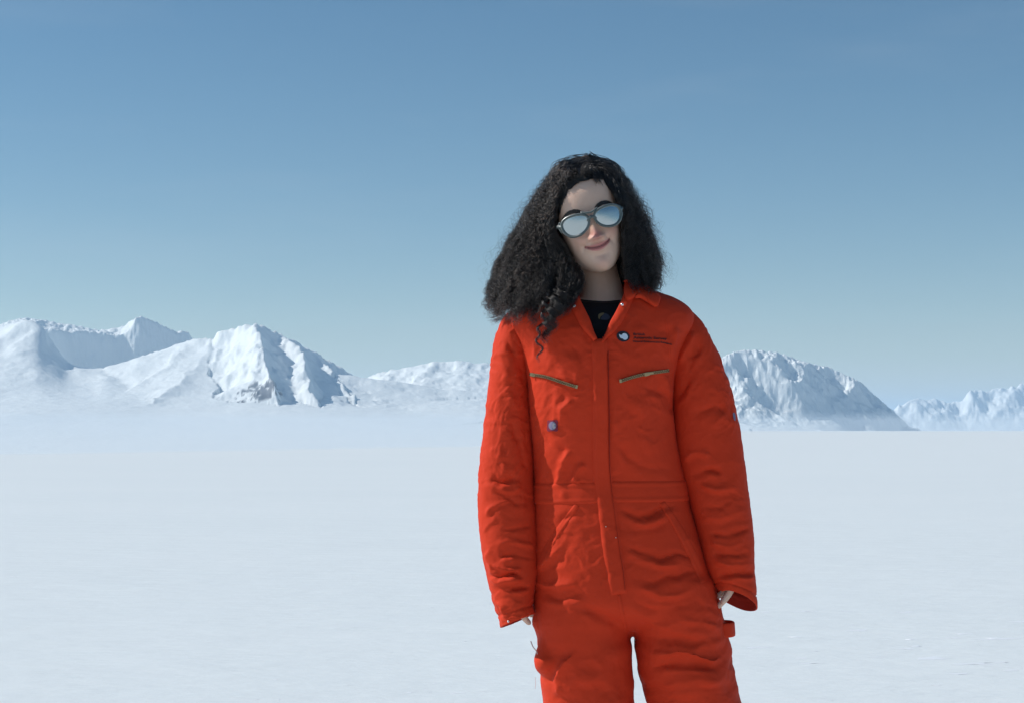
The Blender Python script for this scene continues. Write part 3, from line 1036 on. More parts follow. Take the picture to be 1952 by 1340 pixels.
def sunglasses():
    parts = []
    for s in (-1, 1):
        x, y = lens_outline(s)
        pts = H(x, y, glass_w(x) + .0005)
        cl = np.vstack([pts, pts[:1], pts[1:2]])
        n = len(pts)
        T = np.roll(pts, -1, 0) - np.roll(pts, 1, 0)
        T /= np.linalg.norm(T, axis=1)[:, None]
        rs = []
        for i in range(n):
            o = np.cross(T[i], EW)
            o /= np.linalg.norm(o)
            rs.append(ring(pts[i], o * .0027, EW * .0034, 10, 2.6))
        V = np.vstack(rs)
        F = []
        for i in range(n):
            for j in range(10):
                F.append((i * 10 + j, i * 10 + (j + 1) % 10, ((i + 1) % n) * 10 + (j + 1) % 10, ((i + 1) % n) * 10 + j))
        parts.append((V, F))
        # temple running back into the hair, with its broad side piece
        a = H(s * .0645, .006, float(glass_w(np.array(.0645))))
        parts.append(tube([a, H(s * .0695, .008, .070), H(s * .0735, .007, .04), H(s * .0735, .004, -.005), H(s * .072, -.012, -.02)], [.0030, .0038, .0034, .003, .0026], 10, 18, 1.0))
        parts.append(tube([H(s * .0640, .014, .0785), H(s * .0665, .006, .0755), H(s * .0645, -.006, .0780)], [.002, .0034, .002], 10, 10))
    # keyhole bridge and brow bar
    parts.append(tube([H(-.0085, .0030, .1035), H(-.004, .0066, .1055), H(0, .0078, .1062), H(.004, .0066, .1055), H(.0085, .0030, .1035)], [.0026, .0034, .0036, .0034, .0026], 10, 14))
    parts.append(tube([H(-.0165, .0215, .1025), H(-.008, .0185, .1055), H(0, .0170, .1065), H(.008, .0185, .1055), H(.0165, .0215, .1025)], .0022, 10, 14))
    V, F = join(parts)
    g = mesh_obj('sunglasses', V, F, M_FRAME, person)
    for s in (-1, 1):
        x, y = lens_outline(s, 72)
        cx, cy = s * .0345, -.0005
        V, F = [H(cx, cy, float(glass_w(np.array(cx))) + .0018)], []
        for k, f in enumerate((.2, .4, .6, .8, 1.0)):
            xx, yy = cx + (x - cx) * f, cy + (y - cy) * f
            V += list(H(xx, yy, glass_w(xx) + .0018 * (1 - f * f)))
        V = np.array(V)
        F = [(0, 1 + i, 1 + (i + 1) % 72) for i in range(72)]
        for k in range(4):
            F += [(1 + k * 72 + i, 1 + (k + 1) * 72 + i, 1 + (k + 1) * 72 + (i + 1) % 72, 1 + k * 72 + (i + 1) % 72) for i in range(72)]
        mesh_obj('lens', V, F, M_LENS, g)
    return g
sunglasses()

# ------------------------------------------------------------------ black crew-neck T-shirt
def tee():
    rs = []
    for k, (py, xl, xr, b, yc, dz) in enumerate([(568, 1096, 1198, .054, .020, .014), (574, 1090, 1204, .060, .018, .012), (588, 1072, 1224, .074, .012, .006), (610, 1040, 1252, .086, .006, 0),
                                                (640, 1020, 1272, .096, -.002, 0), (690, 1020, 1272, .100, -.004, 0), (760, 1025, 1270, .100, -.004, 0), (900, 1035, 1290, .095, 0, 0)]):
        r = ring(W((xl + xr) / 2, py, yc), np.array([(xr - xl) / 2 * SU, 0, 0]), np.array([0, b, dz]), 60, 2.15)
        rs.append(r)
    rs = [resample(np.array([r[i] for r in rs]), 40) for i in range(60)]
    rs = [np.array([q[k] for q in rs]) for k in range(40)]
    V, F = loft(rs, False)
    V = V + np.stack([V[:, 0] * 0, -np.abs(fbm(V * [14, 5, 14], 3, 71)) * .004, V[:, 0] * 0], 1)
    o = mesh_obj('t_shirt', V, F, M_TEE, person)
    # ribbed collar
    top = rs[0]
    n = len(top)
    pts = np.vstack([top, top[:1]])
    V2, F2 = tube(pts, .0032, 8, 90, cap=False)
    o2 = mesh_obj('neckband', V2, F2, M_TEE, o)
    solidify(o, .002)
    return o, BVHTree.FromPolygons([tuple(v) for v in V], [tuple(f) for f in F])
tshirt, tee_tree = tee()

def patch(name, poly, tree, off, mats, parent, mi=0, lift=0.0):
    """thin flat print or patch lying on a surface: polygon in photograph pixels"""
    c = np.mean(poly, axis=0)
    P = resample(np.vstack([poly, poly[:1]]), 40)[:-1]
    V = []
    for f in (0, .5, 1.0):
        for p in (P if f > 0 else P[:1]):
            q = c + (p - c) * f
            h = cast(q[0], q[1], tree, off)
            V.append(h if h is not None else W(q[0], q[1], -.12))
    n = len(P)
    F = [(0, 1 + i, 1 + (i + 1) % n) for i in range(n)] + [(1 + i, 1 + n + i, 1 + n + (i + 1) % n, 1 + (i + 1) % n) for i in range(n)]
    return mesh_obj(name, V, F, mats, parent)
M_GOLD = new_mat('gold_print', (.17, .12, .05), .7)[0]
M_BLUEG = new_mat('grey_blue_print', (.035, .04, .06), .7)[0]
patch('emblem', [(1140, 606), (1141, 600), (1146, 597), (1152, 597), (1149, 601), (1145, 604), (1143, 609)], tee_tree, .0050, M_GOLD, tshirt)
patch('emblem', [(1147, 604), (1152, 598), (1158, 599), (1162, 603), (1163, 606), (1158, 610), (1150, 610), (1145, 609)], tee_tree, .0045, M_BLUEG, tshirt)
# ------------------------------------------------------------------ coverall
coverall = mesh_obj('coverall', TV, TF2, [M_RED, M_LINING], person)
coverall['label'] = 'loose orange-red insulated coverall with brass chest zips'
suit_tree = BVHTree.FromPolygons([tuple(v) for v in TV], [tuple(f) for f in TF])

def sleeve(name, pairs, yc, b, ends, seed, growth, strokes_, cuff_tilt):
    P = np.array(pairs, float)                       # outer x, y, inner x, y
    rows = 118
    T = resample(np.c_[P, np.array(yc), np.array(b), np.array(cuff_tilt)], rows)
    nu = 84
    rs = []
    for ox, oy, ix, iy, y, bb, dz in T:
        A, B_ = W(ox, oy, y), W(ix, iy, y)
        rs.append(ring((A + B_) / 2, (A - B_) / 2, np.array([0, bb, dz]), nu, 2.1))
    V = np.vstack(rs)
    F = grid_faces(nu, rows, True)
    F = F[:, ::-1] if name == 'right' else F
    N = vnormals(V, F)
    cen = np.repeat(np.array([r.mean(0) for r in rs]), nu, 0)
    if (np.einsum('ij,ij->i', N, V - cen).mean()) < 0:
        F = F[:, ::-1]
    rowid = np.repeat(np.arange(rows), nu) / (rows - 1)
    pin = np.clip(smooth(.10, .0, rowid) * 1.0 + smooth(.975, 1.0, rowid) * .9, 0, .98)
    axis = (cen[-1] - cen[0]) / np.linalg.norm(cen[-1] - cen[0])
    def rest(mid, d):
        L = np.linalg.norm(d, axis=1) + 1e-9
        ax = np.abs(d @ axis) / L
        t = np.clip((mid - cen[0]) @ axis / np.linalg.norm(cen[-1] - cen[0]), 0, 1)
        g = np.interp(t, *growth) * (1 + .9 * fbm(mid * 11, 2, seed + 2))
        return 1 + g * ax + .004 * (1 - ax)
    V2, _ = cloth(V, F, rest, pin, 360, bend=.34, hold=.0035, seed=seed, nz=.011, nf=13, bpass=4)
    nb = len(V2)
    V2, F = refine(V2, F)
    fv = cen[:1]
    rowid = np.clip(((V2 - cen[0]) @ axis) / ((cen[-1] - cen[0]) @ axis), 0, 1)
    # true position along the sleeve from the nearest original ring
    cr_ = np.array([r.mean(0) for r in rs])
    dmin = np.full(len(V2), 9.)
    for k in range(rows):
        tk = cr_[min(k + 1, rows - 1)] - cr_[max(k - 1, 0)]
        tk = tk + (0 if k < rows - 12 else 1) * 0
        nn_ = np.cross(rs[k][nu // 4] - cr_[k], rs[k][0] - cr_[k])
        nn_ /= np.linalg.norm(nn_)
        dd_ = np.abs((V2 - cr_[k]) @ nn_)
        m_ = dd_ < dmin
        dmin = np.where(m_, dd_, dmin)
        rowid = np.where(m_, k / (rows - 1), rowid)
    N2 = vnormals(V2, F)
    V2 = strokes(V2, N2, strokes_)
    N2 = vnormals(V2, F)
    V2 = V2 + N2 * (fbm(V2 * [20, 20, 34], 3, seed + 5) * .0014 + wrinkle(V2, seed + 60, 22, 48, .0016))[:, None]
    # turned hem at the cuff: two stitched ridges
    hem = np.exp(-((rowid - .965) / .006) ** 2) * -.0022 + smooth(.966, .99, rowid) * .0012
    V2 = V2 + vnormals(V2, F) * hem[:, None]
    o = mesh_obj('sleeve', V2, F, [M_RED, M_LINING], coverall)
    solidify(o, .003)
    o.modifiers['thickness'].material_offset = 1
    return o, BVHTree.FromPolygons([tuple(v) for v in V2], [tuple(int(i) for i in f) for f in F])

LS = [(968, 597, 1016, 668), (954, 618, 1014, 702), (941, 660, 1012, 742), (932, 730, 1013, 784), (924, 800, 1016, 832), (916, 870, 1018, 890),
      (912, 940, 1019, 945), (914, 1010, 1026, 1015), (924, 1080, 1026, 1082), (940, 1145, 1018, 1130), (957, 1192, 1016, 1168)]
LSTR = [(((930, 905), (955, 918), (990, 910)), 7, -5), (((945, 925), (965, 935), (990, 928)), 6, 4), (((955, 950), (985, 958), (1015, 950)), 7, -5),
        (((925, 985), (950, 962), (975, 955)), 5, 4.5), (((922, 1020), (932, 1000), (950, 985)), 6, 4), (((950, 1010), (985, 1005), (1020, 1000)), 7, -4),
        (((940, 1045), (975, 1035), (1022, 1045)), 6, 5), (((945, 1060), (985, 1055), (1024, 1062)), 6, -5), (((935, 1075), (965, 1085), (1000, 1080)), 6, 4),
        (((935, 1100), (960, 1098), (990, 1090)), 5, -5), (((938, 1112), (965, 1108), (1000, 1100)), 5, 4.5), (((945, 1125), (975, 1120), (1010, 1115)), 5, -4.5),
        (((926, 1040), (934, 1075), (950, 1110)), 7, 3.5), (((950, 1140), (955, 1160), (962, 1180)), 7, 3.5),
        (((965, 640), (985, 690), (1005, 740)), 8, -4), (((950, 660), (965, 720), (985, 780)), 11, 3.5), (((975, 800), (990, 860), (1005, 900)), 10, -3.5),
        (((935, 850), (955, 870), (985, 860)), 8, 3)]
s_l, tree_l = sleeve('left', LS, [.004, .002, 0, -.004, -.008, -.012, -.016, -.022, -.028, -.032, -.034], [.050, .056, .060, .061, .060, .059, .058, .057, .055, .053, .052], None, 31,
                     ([0, .25, .42, .6, .8, 1], [.02, .05, .10, .13, .13, .05]), LSTR, [0, 0, 0, 0, 0, 0, 0, 0, 0, -.004, -.008])
RS = [(1320, 596, 1262, 668), (1338, 614, 1268, 702), (1357, 650, 1277, 742), (1378, 697, 1281, 784), (1398, 765, 1284, 832), (1414, 845, 1292, 882),
      (1425, 930, 1308, 936), (1435, 1010, 1328, 1012), (1438, 1075, 1344, 1074), (1441, 1125, 1358, 1104), (1442, 1158, 1370, 1126)]
RSTR = [(((1295, 700), (1310, 665), (1325, 630)), 8, 4), (((1290, 760), (1315, 720), (1335, 700)), 8, -4), (((1300, 730), (1320, 690), (1335, 650)), 7, -3),
        (((1300, 880), (1330, 865), (1360, 870)), 9, 4), (((1310, 905), (1345, 895), (1385, 905)), 8, -5), (((1335, 925), (1370, 935), (1415, 920)), 8, 4.5),
        (((1325, 960), (1365, 965), (1400, 955)), 8, -4), (((1335, 985), (1375, 985), (1425, 975)), 9, 4.5), (((1350, 1010), (1385, 1018), (1430, 1010)), 7, -5.5),
        (((1350, 1030), (1385, 1040), (1425, 1030)), 7, 4.5), (((1355, 1055), (1395, 1058), (1432, 1050)), 7, -5), (((1360, 1070), (1400, 1080), (1438, 1070)), 7, 4.5),
        (((1370, 1095), (1400, 1098), (1436, 1088)), 6, -5), (((1345, 820), (1375, 800), (1400, 800)), 10, 3.5), (((1320, 800), (1350, 780), (1385, 780)), 10, -3.5),
        (((1375, 700), (1385, 715), (1392, 720)), 4, -4), (((1345, 1090), (1385, 1128), (1420, 1148)), 6, 4)]
s_r, tree_r = sleeve('right', RS, [.004, .002, 0, -.004, -.008, -.012, -.016, -.022, -.028, -.030, -.030], [.050, .056, .060, .061, .060, .059, .058, .057, .056, .054, .052], None, 47,
                     ([0, .25, .42, .6, .8, 1], [.02, .05, .10, .12, .13, .06]), RSTR, [0, 0, 0, 0, 0, 0, 0, 0, -.004, -.012, -.018])

def strip(name, path, hw, off, mats, parent, tree=None, nx=7, ny=60, edge=.0002, mi=0, bulge=1.0, collect=None):
    tree = tree or suit_tree
    C = resample(np.array(path, float), ny)
    hw = np.interp(np.linspace(0, 1, ny), np.linspace(0, 1, len(hw)), hw) if np.ndim(hw) else np.full(ny, float(hw))
    T = np.gradient(C, axis=0)
    T /= np.linalg.norm(T, axis=1)[:, None]
    Nn = np.stack([-T[:, 1], T[:, 0]], 1)
    V = []
    last = W(C[0, 0], C[0, 1], -.11)
    for k in range(ny):
        for s in np.linspace(-1, 1, nx):
            q = C[k] + Nn[k] * hw[k] * s
            o = edge + (off - edge) * (1 if abs(s) < .9 else 0)
            if k in (0, ny - 1):
                o = edge
            h = cast(q[0], q[1], tree, o)
            last = h if h is not None else last
            V.append(last)
    V = np.array(V)
    F = grid_faces(nx, ny)
    if collect is not None:
        collect.append((V, [tuple(int(i) for i in f) for f in F], mi))
        return None
    return mesh_obj(name, V, F, mats, parent)

# waistband all round
def waistband():
    nt, rows = 150, 9
    cx, cy = W(1165, 932, 0)[0], 0.0
    V = []
    for r_, f in enumerate(np.linspace(0, 1, rows)):
        for k in range(nt):
            th = 2 * math.pi * k / nt
            dx, dy = math.cos(th), math.sin(th)
            py = 913 + 40 * f + 6 * (-dx if dx < 0 else 0)
            z = W(0, py)[2]
            h = suit_tree.ray_cast(Vector((cx + dx * .4, cy + dy * .4, z)), Vector((-dx, -dy, 0)))
            p = np.array(h[0])
            o = -.0006 if r_ in (0, rows - 1) else (.0030 if r_ not in (1, rows - 2) else .0038)
            if r_ in (2, rows - 3): o = .0018
            V.append(p + np.array([dx, dy, 0]) * o)
    o = mesh_obj('waistband', V, grid_faces(nt, rows, True), M_RED, coverall)
    subsurf(o, 1)
waistband()
strip('placket', [(1143, 646), (1145, 700), (1146, 780), (1147, 880), (1152, 935), (1159, 980), (1166, 1040), (1174, 1090), (1180, 1132)], [16, 16, 16, 16, 17, 18, 18, 18, 16], .0048, M_RED, coverall, nx=9, ny=110)
strip('stitching', [(1159, 668), (1161, 780), (1162, 880), (1166, 935), (1172, 980), (1180, 1040), (1188, 1090), (1192, 1128)], 1.1, .0058, M_LINING, coverall, nx=3, ny=90)
strip('seam', [(1180, 1132), (1186, 1165), (1194, 1204)], 3.0, .0022, M_RED, coverall, nx=5, ny=24)
# side pocket welts
strip('pocket_welt', [(1262, 957), (1290, 1000), (1318, 1052), (1344, 1108)], [6, 8, 9, 8], .0035, M_RED, coverall, nx=7, ny=50)
strip('pocket_welt', [(1100, 962), (1072, 1000), (1046, 1040), (1026, 1084)], [5, 6, 7, 6], .0025, M_RED, coverall, nx=7, ny=50)
strip('seam', [(1270, 608), (1276, 660), (1279, 700)], 2, .0016, M_RED, coverall, nx=3, ny=20)
# lapels along the open neck
LAPL = [(1092, 563), (1098, 580), (1108, 600), (1120, 624), (1135, 648)]
LAPR = [(1200, 560), (1192, 580), (1180, 604), (1165, 628), (1148, 652)]
def lapel(path, hw0, side):
    C = resample(np.array(path, float), 30)
    T = np.gradient(C, axis=0)
    T /= np.linalg.norm(T, axis=1)[:, None]
    Nn = np.stack([-T[:, 1], T[:, 0]], 1) * (1 if side > 0 else -1)      # towards the opening
    V = []
    last = W(C[0, 0], C[0, 1], -.1)
    for k in range(30):
        hw = hw0 * (1 - .72 * smooth(.55, 1.0, k / 29))
        for j, s in enumerate(np.linspace(-1, 1, 8)):
            q = C[k] + Nn[k] * hw * s
            h = cast(q[0], q[1], suit_tree, [.0004, .004, .0065, .0075, .0075, .0070, .0058, .003][j])
            last = h if h is not None else last
            V.append(last)
    F = grid_faces(8, 30)
    o = mesh_obj('lapel', V, F, M_RED, coverall)
    solidify(o, .003)
    subsurf(o, 1)
lapel(LAPL, 10, -1)
lapel(LAPR, 11, 1)

# collar: stand round the neck turned over into a fall with pointed wings
def collar():
    C0 = W(1146, 560, .018)
    n = 70
    V = []
    prof = [(.000, -.020), (.001, .008), (.003, .022), (.007, .027), (.013, .023), (.020, .008), (.028, -.008), (.036, -.016)]
    for k in range(n):
        th = R(-95 + 190 * k / (n - 1)) + R(90)                # from front left, round the back, to front right
        c, s = math.cos(th), math.sin(th)
        tfr = abs(-128 + 256 * k / (n - 1)) / 128
        for j, (dr, dz) in enumerate(prof):
            ra, rb = .0555 + dr, .066 + dr
            wing = smooth(.75, 1.0, tfr) * (j >= 5)
            x = C0[0] + c * ra * (1 + .10 * wing) + (.010 * wing * np.sign(c))
            y = C0[1] + s * rb * (1 - .0 * wing)
            z = C0[2] + dz - .010 * smooth(.35, 1, tfr) - .006 * wing + .004 * math.sin(th * 5)
            if y < -.02: y = y * 1.0
            V.append((x, y, z))
    V = np.array(V)
    F = grid_faces(len(prof), n)
    o = mesh_obj('collar', V, F, M_RED, coverall)
    solidify(o, .003, 0)
    subsurf(o, 1)
    return o
collar()
def wing(poly, off):
    P = np.array(poly, float)
    c = P.mean(0)
    Q = np.vstack([P, P[:1]])
    sq = np.r_[0, np.cumsum(np.linalg.norm(np.diff(Q, axis=0), axis=1))]
    tq = np.linspace(0, sq[-1], 49)[:-1]
    B_ = np.stack([np.interp(tq, sq, Q[:, k]) for k in (0, 1)], 1)
    V = []
    for f in (0, .35, .7, .94, 1.0):
        for p in (B_ if f else B_[:1]):
            q = c + (p - c) * f
            h = cast(q[0], q[1], suit_tree, off if f < .98 else off * .8)
            V.append(h if h is not None else W(q[0], q[1], -.06))
    V = np.array(V)
    n = len(B_)
    V[:, 1] -= np.where(np.arange(len(V)) > 1 + 2 * n, .0, .0015)
    F = [(0, 1 + i, 1 + (i + 1) % n) for i in range(n)]
    for k in range(3):
        F += [(1 + k * n + i, 1 + (k + 1) * n + i, 1 + (k + 1) * n + (i + 1) % n, 1 + k * n + (i + 1) % n) for i in range(n)]
    o = mesh_obj('collar_wing', V, F, M_RED, coverall)
    solidify(o, .004)
    return o
wing([(1192, 534), (1212, 533), (1240, 548), (1258, 570), (1252, 585), (1238, 575), (1222, 566), (1206, 566), (1195, 572), (1190, 556)], .010)
wing([(1102, 553), (1086, 556), (1062, 572), (1052, 594), (1074, 588), (1090, 580), (1100, 574)], .010)

# chest pocket zips
def zip_(path, slider, stop):
    parts = []
    P = np.array(path, float)
    T = (P[-1] - P[0]) / np.linalg.norm(P[-1] - P[0])
    Nn = np.array([-T[1], T[0]])
    strip('', P, 3.2, .0030, None, None, nx=5, ny=34, collect=parts, mi=0)
    strip('', P + Nn * 2.1, [.7, .8, .7], .0052, None, None, nx=4, ny=40, collect=parts, mi=1, edge=.002)
    strip('', P - Nn * 2.1, [.7, .8, .7], .0052, None, None, nx=4, ny=40, collect=parts, mi=1, edge=.002)
    V, F, MI, k = [], [], [], 0
    for v, f, mi in parts:
        V.append(v)
        F += [tuple(i + k for i in q) for q in f]
        MI += [mi] * len(f)
        k += len(v)
    def box(c, ex, ey, ez):
        nonlocal k
        vs_ = [c + sx * ex + sy * ey + sz * ez for sx in (-1, 1) for sy in (-1, 1) for sz in (-1, 1)]
        V.append(np.array(vs_))
        for q in ((0, 1, 3, 2), (4, 6, 7, 5), (0, 4, 5, 1), (2, 3, 7, 6), (0, 2, 6, 4), (1, 5, 7, 3)):
            F.append(tuple(i + k for i in q))
            MI.append(1)
        k += 8
    t3 = np.array([T[0], 0, -T[1]])
    n3 = np.array([Nn[0], 0, -Nn[1]])
    dy = np.array([0, 1, 0])
    # separate teeth, proud of the tape
    for q in np.linspace(0, 1, 46)[1:-1]:
        p = resample(P, 2, [q, q])[0]
        h = cast(p[0], p[1], suit_tree, .0062)
        if h is not None:
            sgn = 1 if int(q * 45) % 2 else -1
            box(h + n3 * .0012 * sgn, t3 * .0006, n3 * .0016, dy * .0008)
    for q, L in ((slider, .0050), (stop, .0022)):
        h = cast(q[0], q[1], suit_tree, .0068)
        if h is not None:
            box(h, t3 * L, n3 * .0034, dy * .0016)
    h = cast(slider[0], slider[1], suit_tree, .010)
    if h is not None:
        box(h + t3 * .008, t3 * .006, n3 * .0018, dy * .0006)
    mesh_obj('chest_zip', np.vstack(V), F, [M_TAPE, M_BRASS], coverall, smooth=False, mat_idx=MI)
zip_([(1009, 713), (1040, 718), (1070, 728), (1101, 738)], (1015, 714), (1099, 737))
zip_([(1181, 727), (1205, 719), (1235, 712), (1276, 706)], (1233, 713), (1183, 726))

# press studs
def stud(px, py, tree, r=.0034, off=.006):
    h = cast(px, py, tree, off)
    if h is None: return
    V = [h + np.array([0, -.0016, 0])]
    for rr, d in ((.45, -.0015), (.8, -.0010), (1, .0006)):
        V += [h + np.array([math.cos(a) * r * rr, d, math.sin(a) * r * rr]) for a in np.linspace(0, 2 * math.pi, 16, endpoint=False)]
    F = [(0, 1 + i, 1 + (i + 1) % 16) for i in range(16)] + [(1 + k * 16 + i, 17 + k * 16 + i, 17 + k * 16 + (i + 1) % 16, 1 + k * 16 + (i + 1) % 16) for k in range(2) for i in range(16)]
    mesh_obj('press_stud', V, F, M_SNAP, coverall)
stud(1095, 584, suit_tree, off=.010)
stud(1186, 581, suit_tree, off=.010)
stud(969, 1184, tree_l, .0024, .004)
stud(1155, 1003, suit_tree, .0012, .0062)
stud(1174, 1024, suit_tree, .0012, .0066)

# chest badge: black disc with a white continent, three lines of wording
badge = patch('badge', [(1188 + 12.6 * math.cos(a) , 641.5 + 10.2 * math.sin(a) + 1.0 * math.cos(a)) for a in np.linspace(0, 2 * math.pi, 16, endpoint=False)], suit_tree, .0022, M_BLACK, coverall)
cont = [(1179.5, 637), (1182, 638.2), (1184, 638.8), (1186, 638.4), (1187, 636.4), (1190, 635.8), (1194, 637), (1196, 640), (1197, 643), (1195.5, 646.5), (1192, 648.2), (1189, 647.4), (1187, 645.8), (1184, 645), (1181.8, 643), (1180.6, 640)]
patch('emblem', cont, suit_tree, .0036, M_WHITE, coverall)

def wording(text, x0, y0, width, height, curve):
    cu = bpy.data.curves.new('txt', 'FONT')
    cu.body = text
    cu.resolution_u = 3
    cu.offset = .025
    ob = bpy.data.objects.new('txt', cu)
    COL.objects.link(ob)
    dg = bpy.context.evaluated_depsgraph_get()
    me = bpy.data.meshes.new_from_object(ob.evaluated_get(dg))
    bpy.data.objects.remove(ob)
    bm = bmesh.new()
    bm.from_mesh(me)
    bmesh.ops.triangulate(bm, faces=bm.faces)
    V = np.array([v.co[:] for v in bm.verts])
    F = [tuple(v.index for v in f.verts) for f in bm.faces]
    bm.free()
    w = V[:, 0].max() - V[:, 0].min()
    X = (V[:, 0] - V[:, 0].min()) / w
    Yv = V[:, 1] / .7
    out = []
    for a, b_ in zip(X, Yv):
        px = x0 + a * width
        py = y0 - b_ * height + float(np.interp(a, *curve))
        h = cast(px, py, suit_tree, .0020)
        out.append(h if h is not None else W(px, py, -.12))
    return mesh_obj('wording', out, F, M_TEXT, coverall, smooth=False)
wording('British', 1207.5, 639.5, 22, 4.6, ([0, 1], [0, .4]))
wording('Antarctic Survey', 1207.5, 646, 64, 4.6, ([0, .5, 1], [0, .3, 2]))
wording('Natural Environment Research', 1207, 652.5, 74, 3.6, ([0, .5, .8, 1], [0, 1.0, 2.2, 6]))

# small woven maker's patches: red square with a pale blue horseshoe shape
M_PINK = new_mat('deep_red_woven', (.20, .010, .03), .8)[0]
M_LILAC = new_mat('pale_blue_woven', (.17, .15, .24), .7)[0]
M_PALE = new_mat('white_woven', (.38, .33, .36), .7)[0]
def woven(px, py, tree, s=1.0):
    patch('patch', [(px - 9.5 * s, py - 10 * s), (px, py - 10.5 * s), (px + 9.5 * s, py - 10 * s), (px + 10 * s, py), (px + 9.5 * s, py + 10 * s), (px, py + 10 * s), (px - 9.5 * s, py + 10 * s), (px - 10 * s, py)], tree, .0018, M_PINK, coverall)
    patch('patch_motif', [(px + 7.4 * s * math.cos(a), py + 8 * s * math.sin(a)) for a in np.linspace(0, 2 * math.pi, 14, endpoint=False)], tree, .0030, M_LILAC, coverall)
    patch('patch_motif', [(px + 1 * s, py - 6 * s), (px + 5.5 * s, py - 3 * s), (px + 3 * s, py), (px + 6 * s, py + 2 * s), (px + 3 * s, py + 6 * s), (px + 0 * s, py + 2 * s)], tree, .0040, M_PALE, coverall)
woven(1053, 811, suit_tree, 1.0)
patch('patch', [(1397, 787), (1400, 786), (1402, 791), (1403, 800), (1400, 801), (1398, 795)], tree_r, .0018, M_LILAC, coverall)

# strap loop standing off her left thigh
def loop_tab():
    c = W(1386, 1197, -.01)
    rs = []
    for k, (dx, dy) in enumerate(((-.020, -.035), (-.004, -.028), (.006, -.010), (.008, .008), (.002, .026), (-.018, .034))):
        p = c + np.array([dx + .006, dy, 0])
        rs.append([p + np.array([0, 0, .015]), p + np.array([.002, 0, -.016])])
    pts = np.array(rs)
    A = resample(pts[:, 0], 20)
    B_ = resample(pts[:, 1], 20)
    V = np.vstack([np.stack([A[i] * (1 - f) + B_[i] * f for f in np.linspace(0, 1, 5)]) for i in range(20)])
    o = mesh_obj('strap_loop', V, grid_faces(5, 20), M_RED, coverall)
    solidify(o, .004, 0)
    subsurf(o, 1)
loop_tab()

# loose thread hanging by the side pocket
M_THREAD = new_mat('pale_thread', (.75, .5, .45), .8)[0]
V, F = tube([W(1012, 1222, -.04), W(1016, 1232, -.05), W(1022, 1240, -.052), W(1027, 1252, -.05)], .0011, 6, 20)
mesh_obj('thread', V, F, M_THREAD, coverall)
V, F = tube([W(1020, 1290, -.02), W(1021, 1300, -.02), W(1020, 1312, -.02)], .0004, 6, 12)
mesh_obj('thread', V, F, M_THREAD, coverall)

# boots
M_BOOT = new_mat('black_rubber', (.02, .02, .022), .5)[0]
def boot(px):
    a = W(px, 1700, .02)
    g = W(px, 1810, 0)
    parts = [tube([a, a + [0, 0, -.05], a + [0, .002, -.09]], [.056, .054, .05], 22, 12)]
    parts.append(tube([g + [0, .055, .045], g + [0, -.02, .045], g + [0, -.10, .042], g + [0, -.17, .036]], [.040, .044, .046, .036], 22, 18))
    V, F = join(parts)
    V, F = remeshed(V, F, .006, 4)
    V[:, 2] = np.maximum(V[:, 2], 0.001)
    mesh_obj('boot', V, F, M_BOOT, person)
boot(1128)
boot(1342)
# ------------------------------------------------------------------ hair: several thousand curled strands
def hair_material():
    m = bpy.data.materials.new('dark_curly_hair')
    m.use_nodes = True
    n, l = m.node_tree.nodes, m.node_tree.links
    n.clear()
    out = n.new('ShaderNodeOutputMaterial')
    b = n.new('ShaderNodeBsdfHairPrincipled')
    b.parametrization = 'COLOR'
    b.inputs['Roughness'].default_value = .27
    b.inputs['Radial Roughness'].default_value = .45
    b.inputs['Random Roughness'].default_value = .3
    l.new(b.outputs[0], out.inputs['Surface'])
    hi = n.new('ShaderNodeHairInfo')
    mx = n.new('ShaderNodeMix')
    mx.data_type = 'RGBA'
    mx.inputs['A'].default_value = (.0012, .0009, .0008, 1)
    mx.inputs['B'].default_value = (.0035, .0020, .0014, 1)
    l.new(hi.outputs['Random'], mx.inputs['Factor'])
    l.new(mx.outputs['Result'], b.inputs['Color'])
    return m
M_HAIR = hair_material()
LO = [(1122, 312), (1094, 315), (1067, 328), (1043, 355), (1022, 391), (1000, 431), (978, 471), (960, 506), (947, 544), (935, 584), (933, 612)]
LI = [(1126, 346), (1104, 349), (1074, 362), (1058, 396), (1054, 440), (1072, 478), (1094, 508), (1106, 540), (1090, 580), (1056, 615), (1038, 650)]
RO = [(1122, 312), (1148, 316), (1172, 332), (1194, 364), (1214, 402), (1230, 444), (1244, 484), (1256, 522), (1264, 570)]
RI = [(1126, 346), (1146, 348), (1168, 362), (1184, 392), (1192, 430), (1195, 470), (1196, 505), (1202, 536), (1228, 570)]
BC = [(1122, 312), (1124, 318), (1126, 340), (1130, 390), (1132, 440), (1134, 490), (1136, 530), (1138, 570), (1140, 600)]
Y_IN_L = [-.050, -.072, -.084, -.080, -.070, -.066, -.070, -.088, -.118, -.140, -.148]
Y_IN_R = [-.050, -.072, -.084, -.080, -.070, -.066, -.070, -.086, -.110]
NT = 64
tt = np.linspace(0, 1, NT)
def to3(pl, yy):
    q = resample(np.array(pl, float), NT)
    y = np.interp(tt, np.linspace(0, 1, len(yy)), yy)
    return q, y
hr = np.random.default_rng(99)
POS, CNT, RAD = [], [], []
skull_c = H(0, .022, -.008)
def push_out(P):
    """keep strands outside the skull"""
    d = P - skull_c
    a, b, c = d @ EU, d @ EV, d @ EW
    q = np.sqrt((a / .0725) ** 2 + (b / .104) ** 2 + (c / .096) ** 2)
    f = np.where(q < 1, 1 / np.maximum(q, .2), 1)
    return skull_c + d * f[:, None]
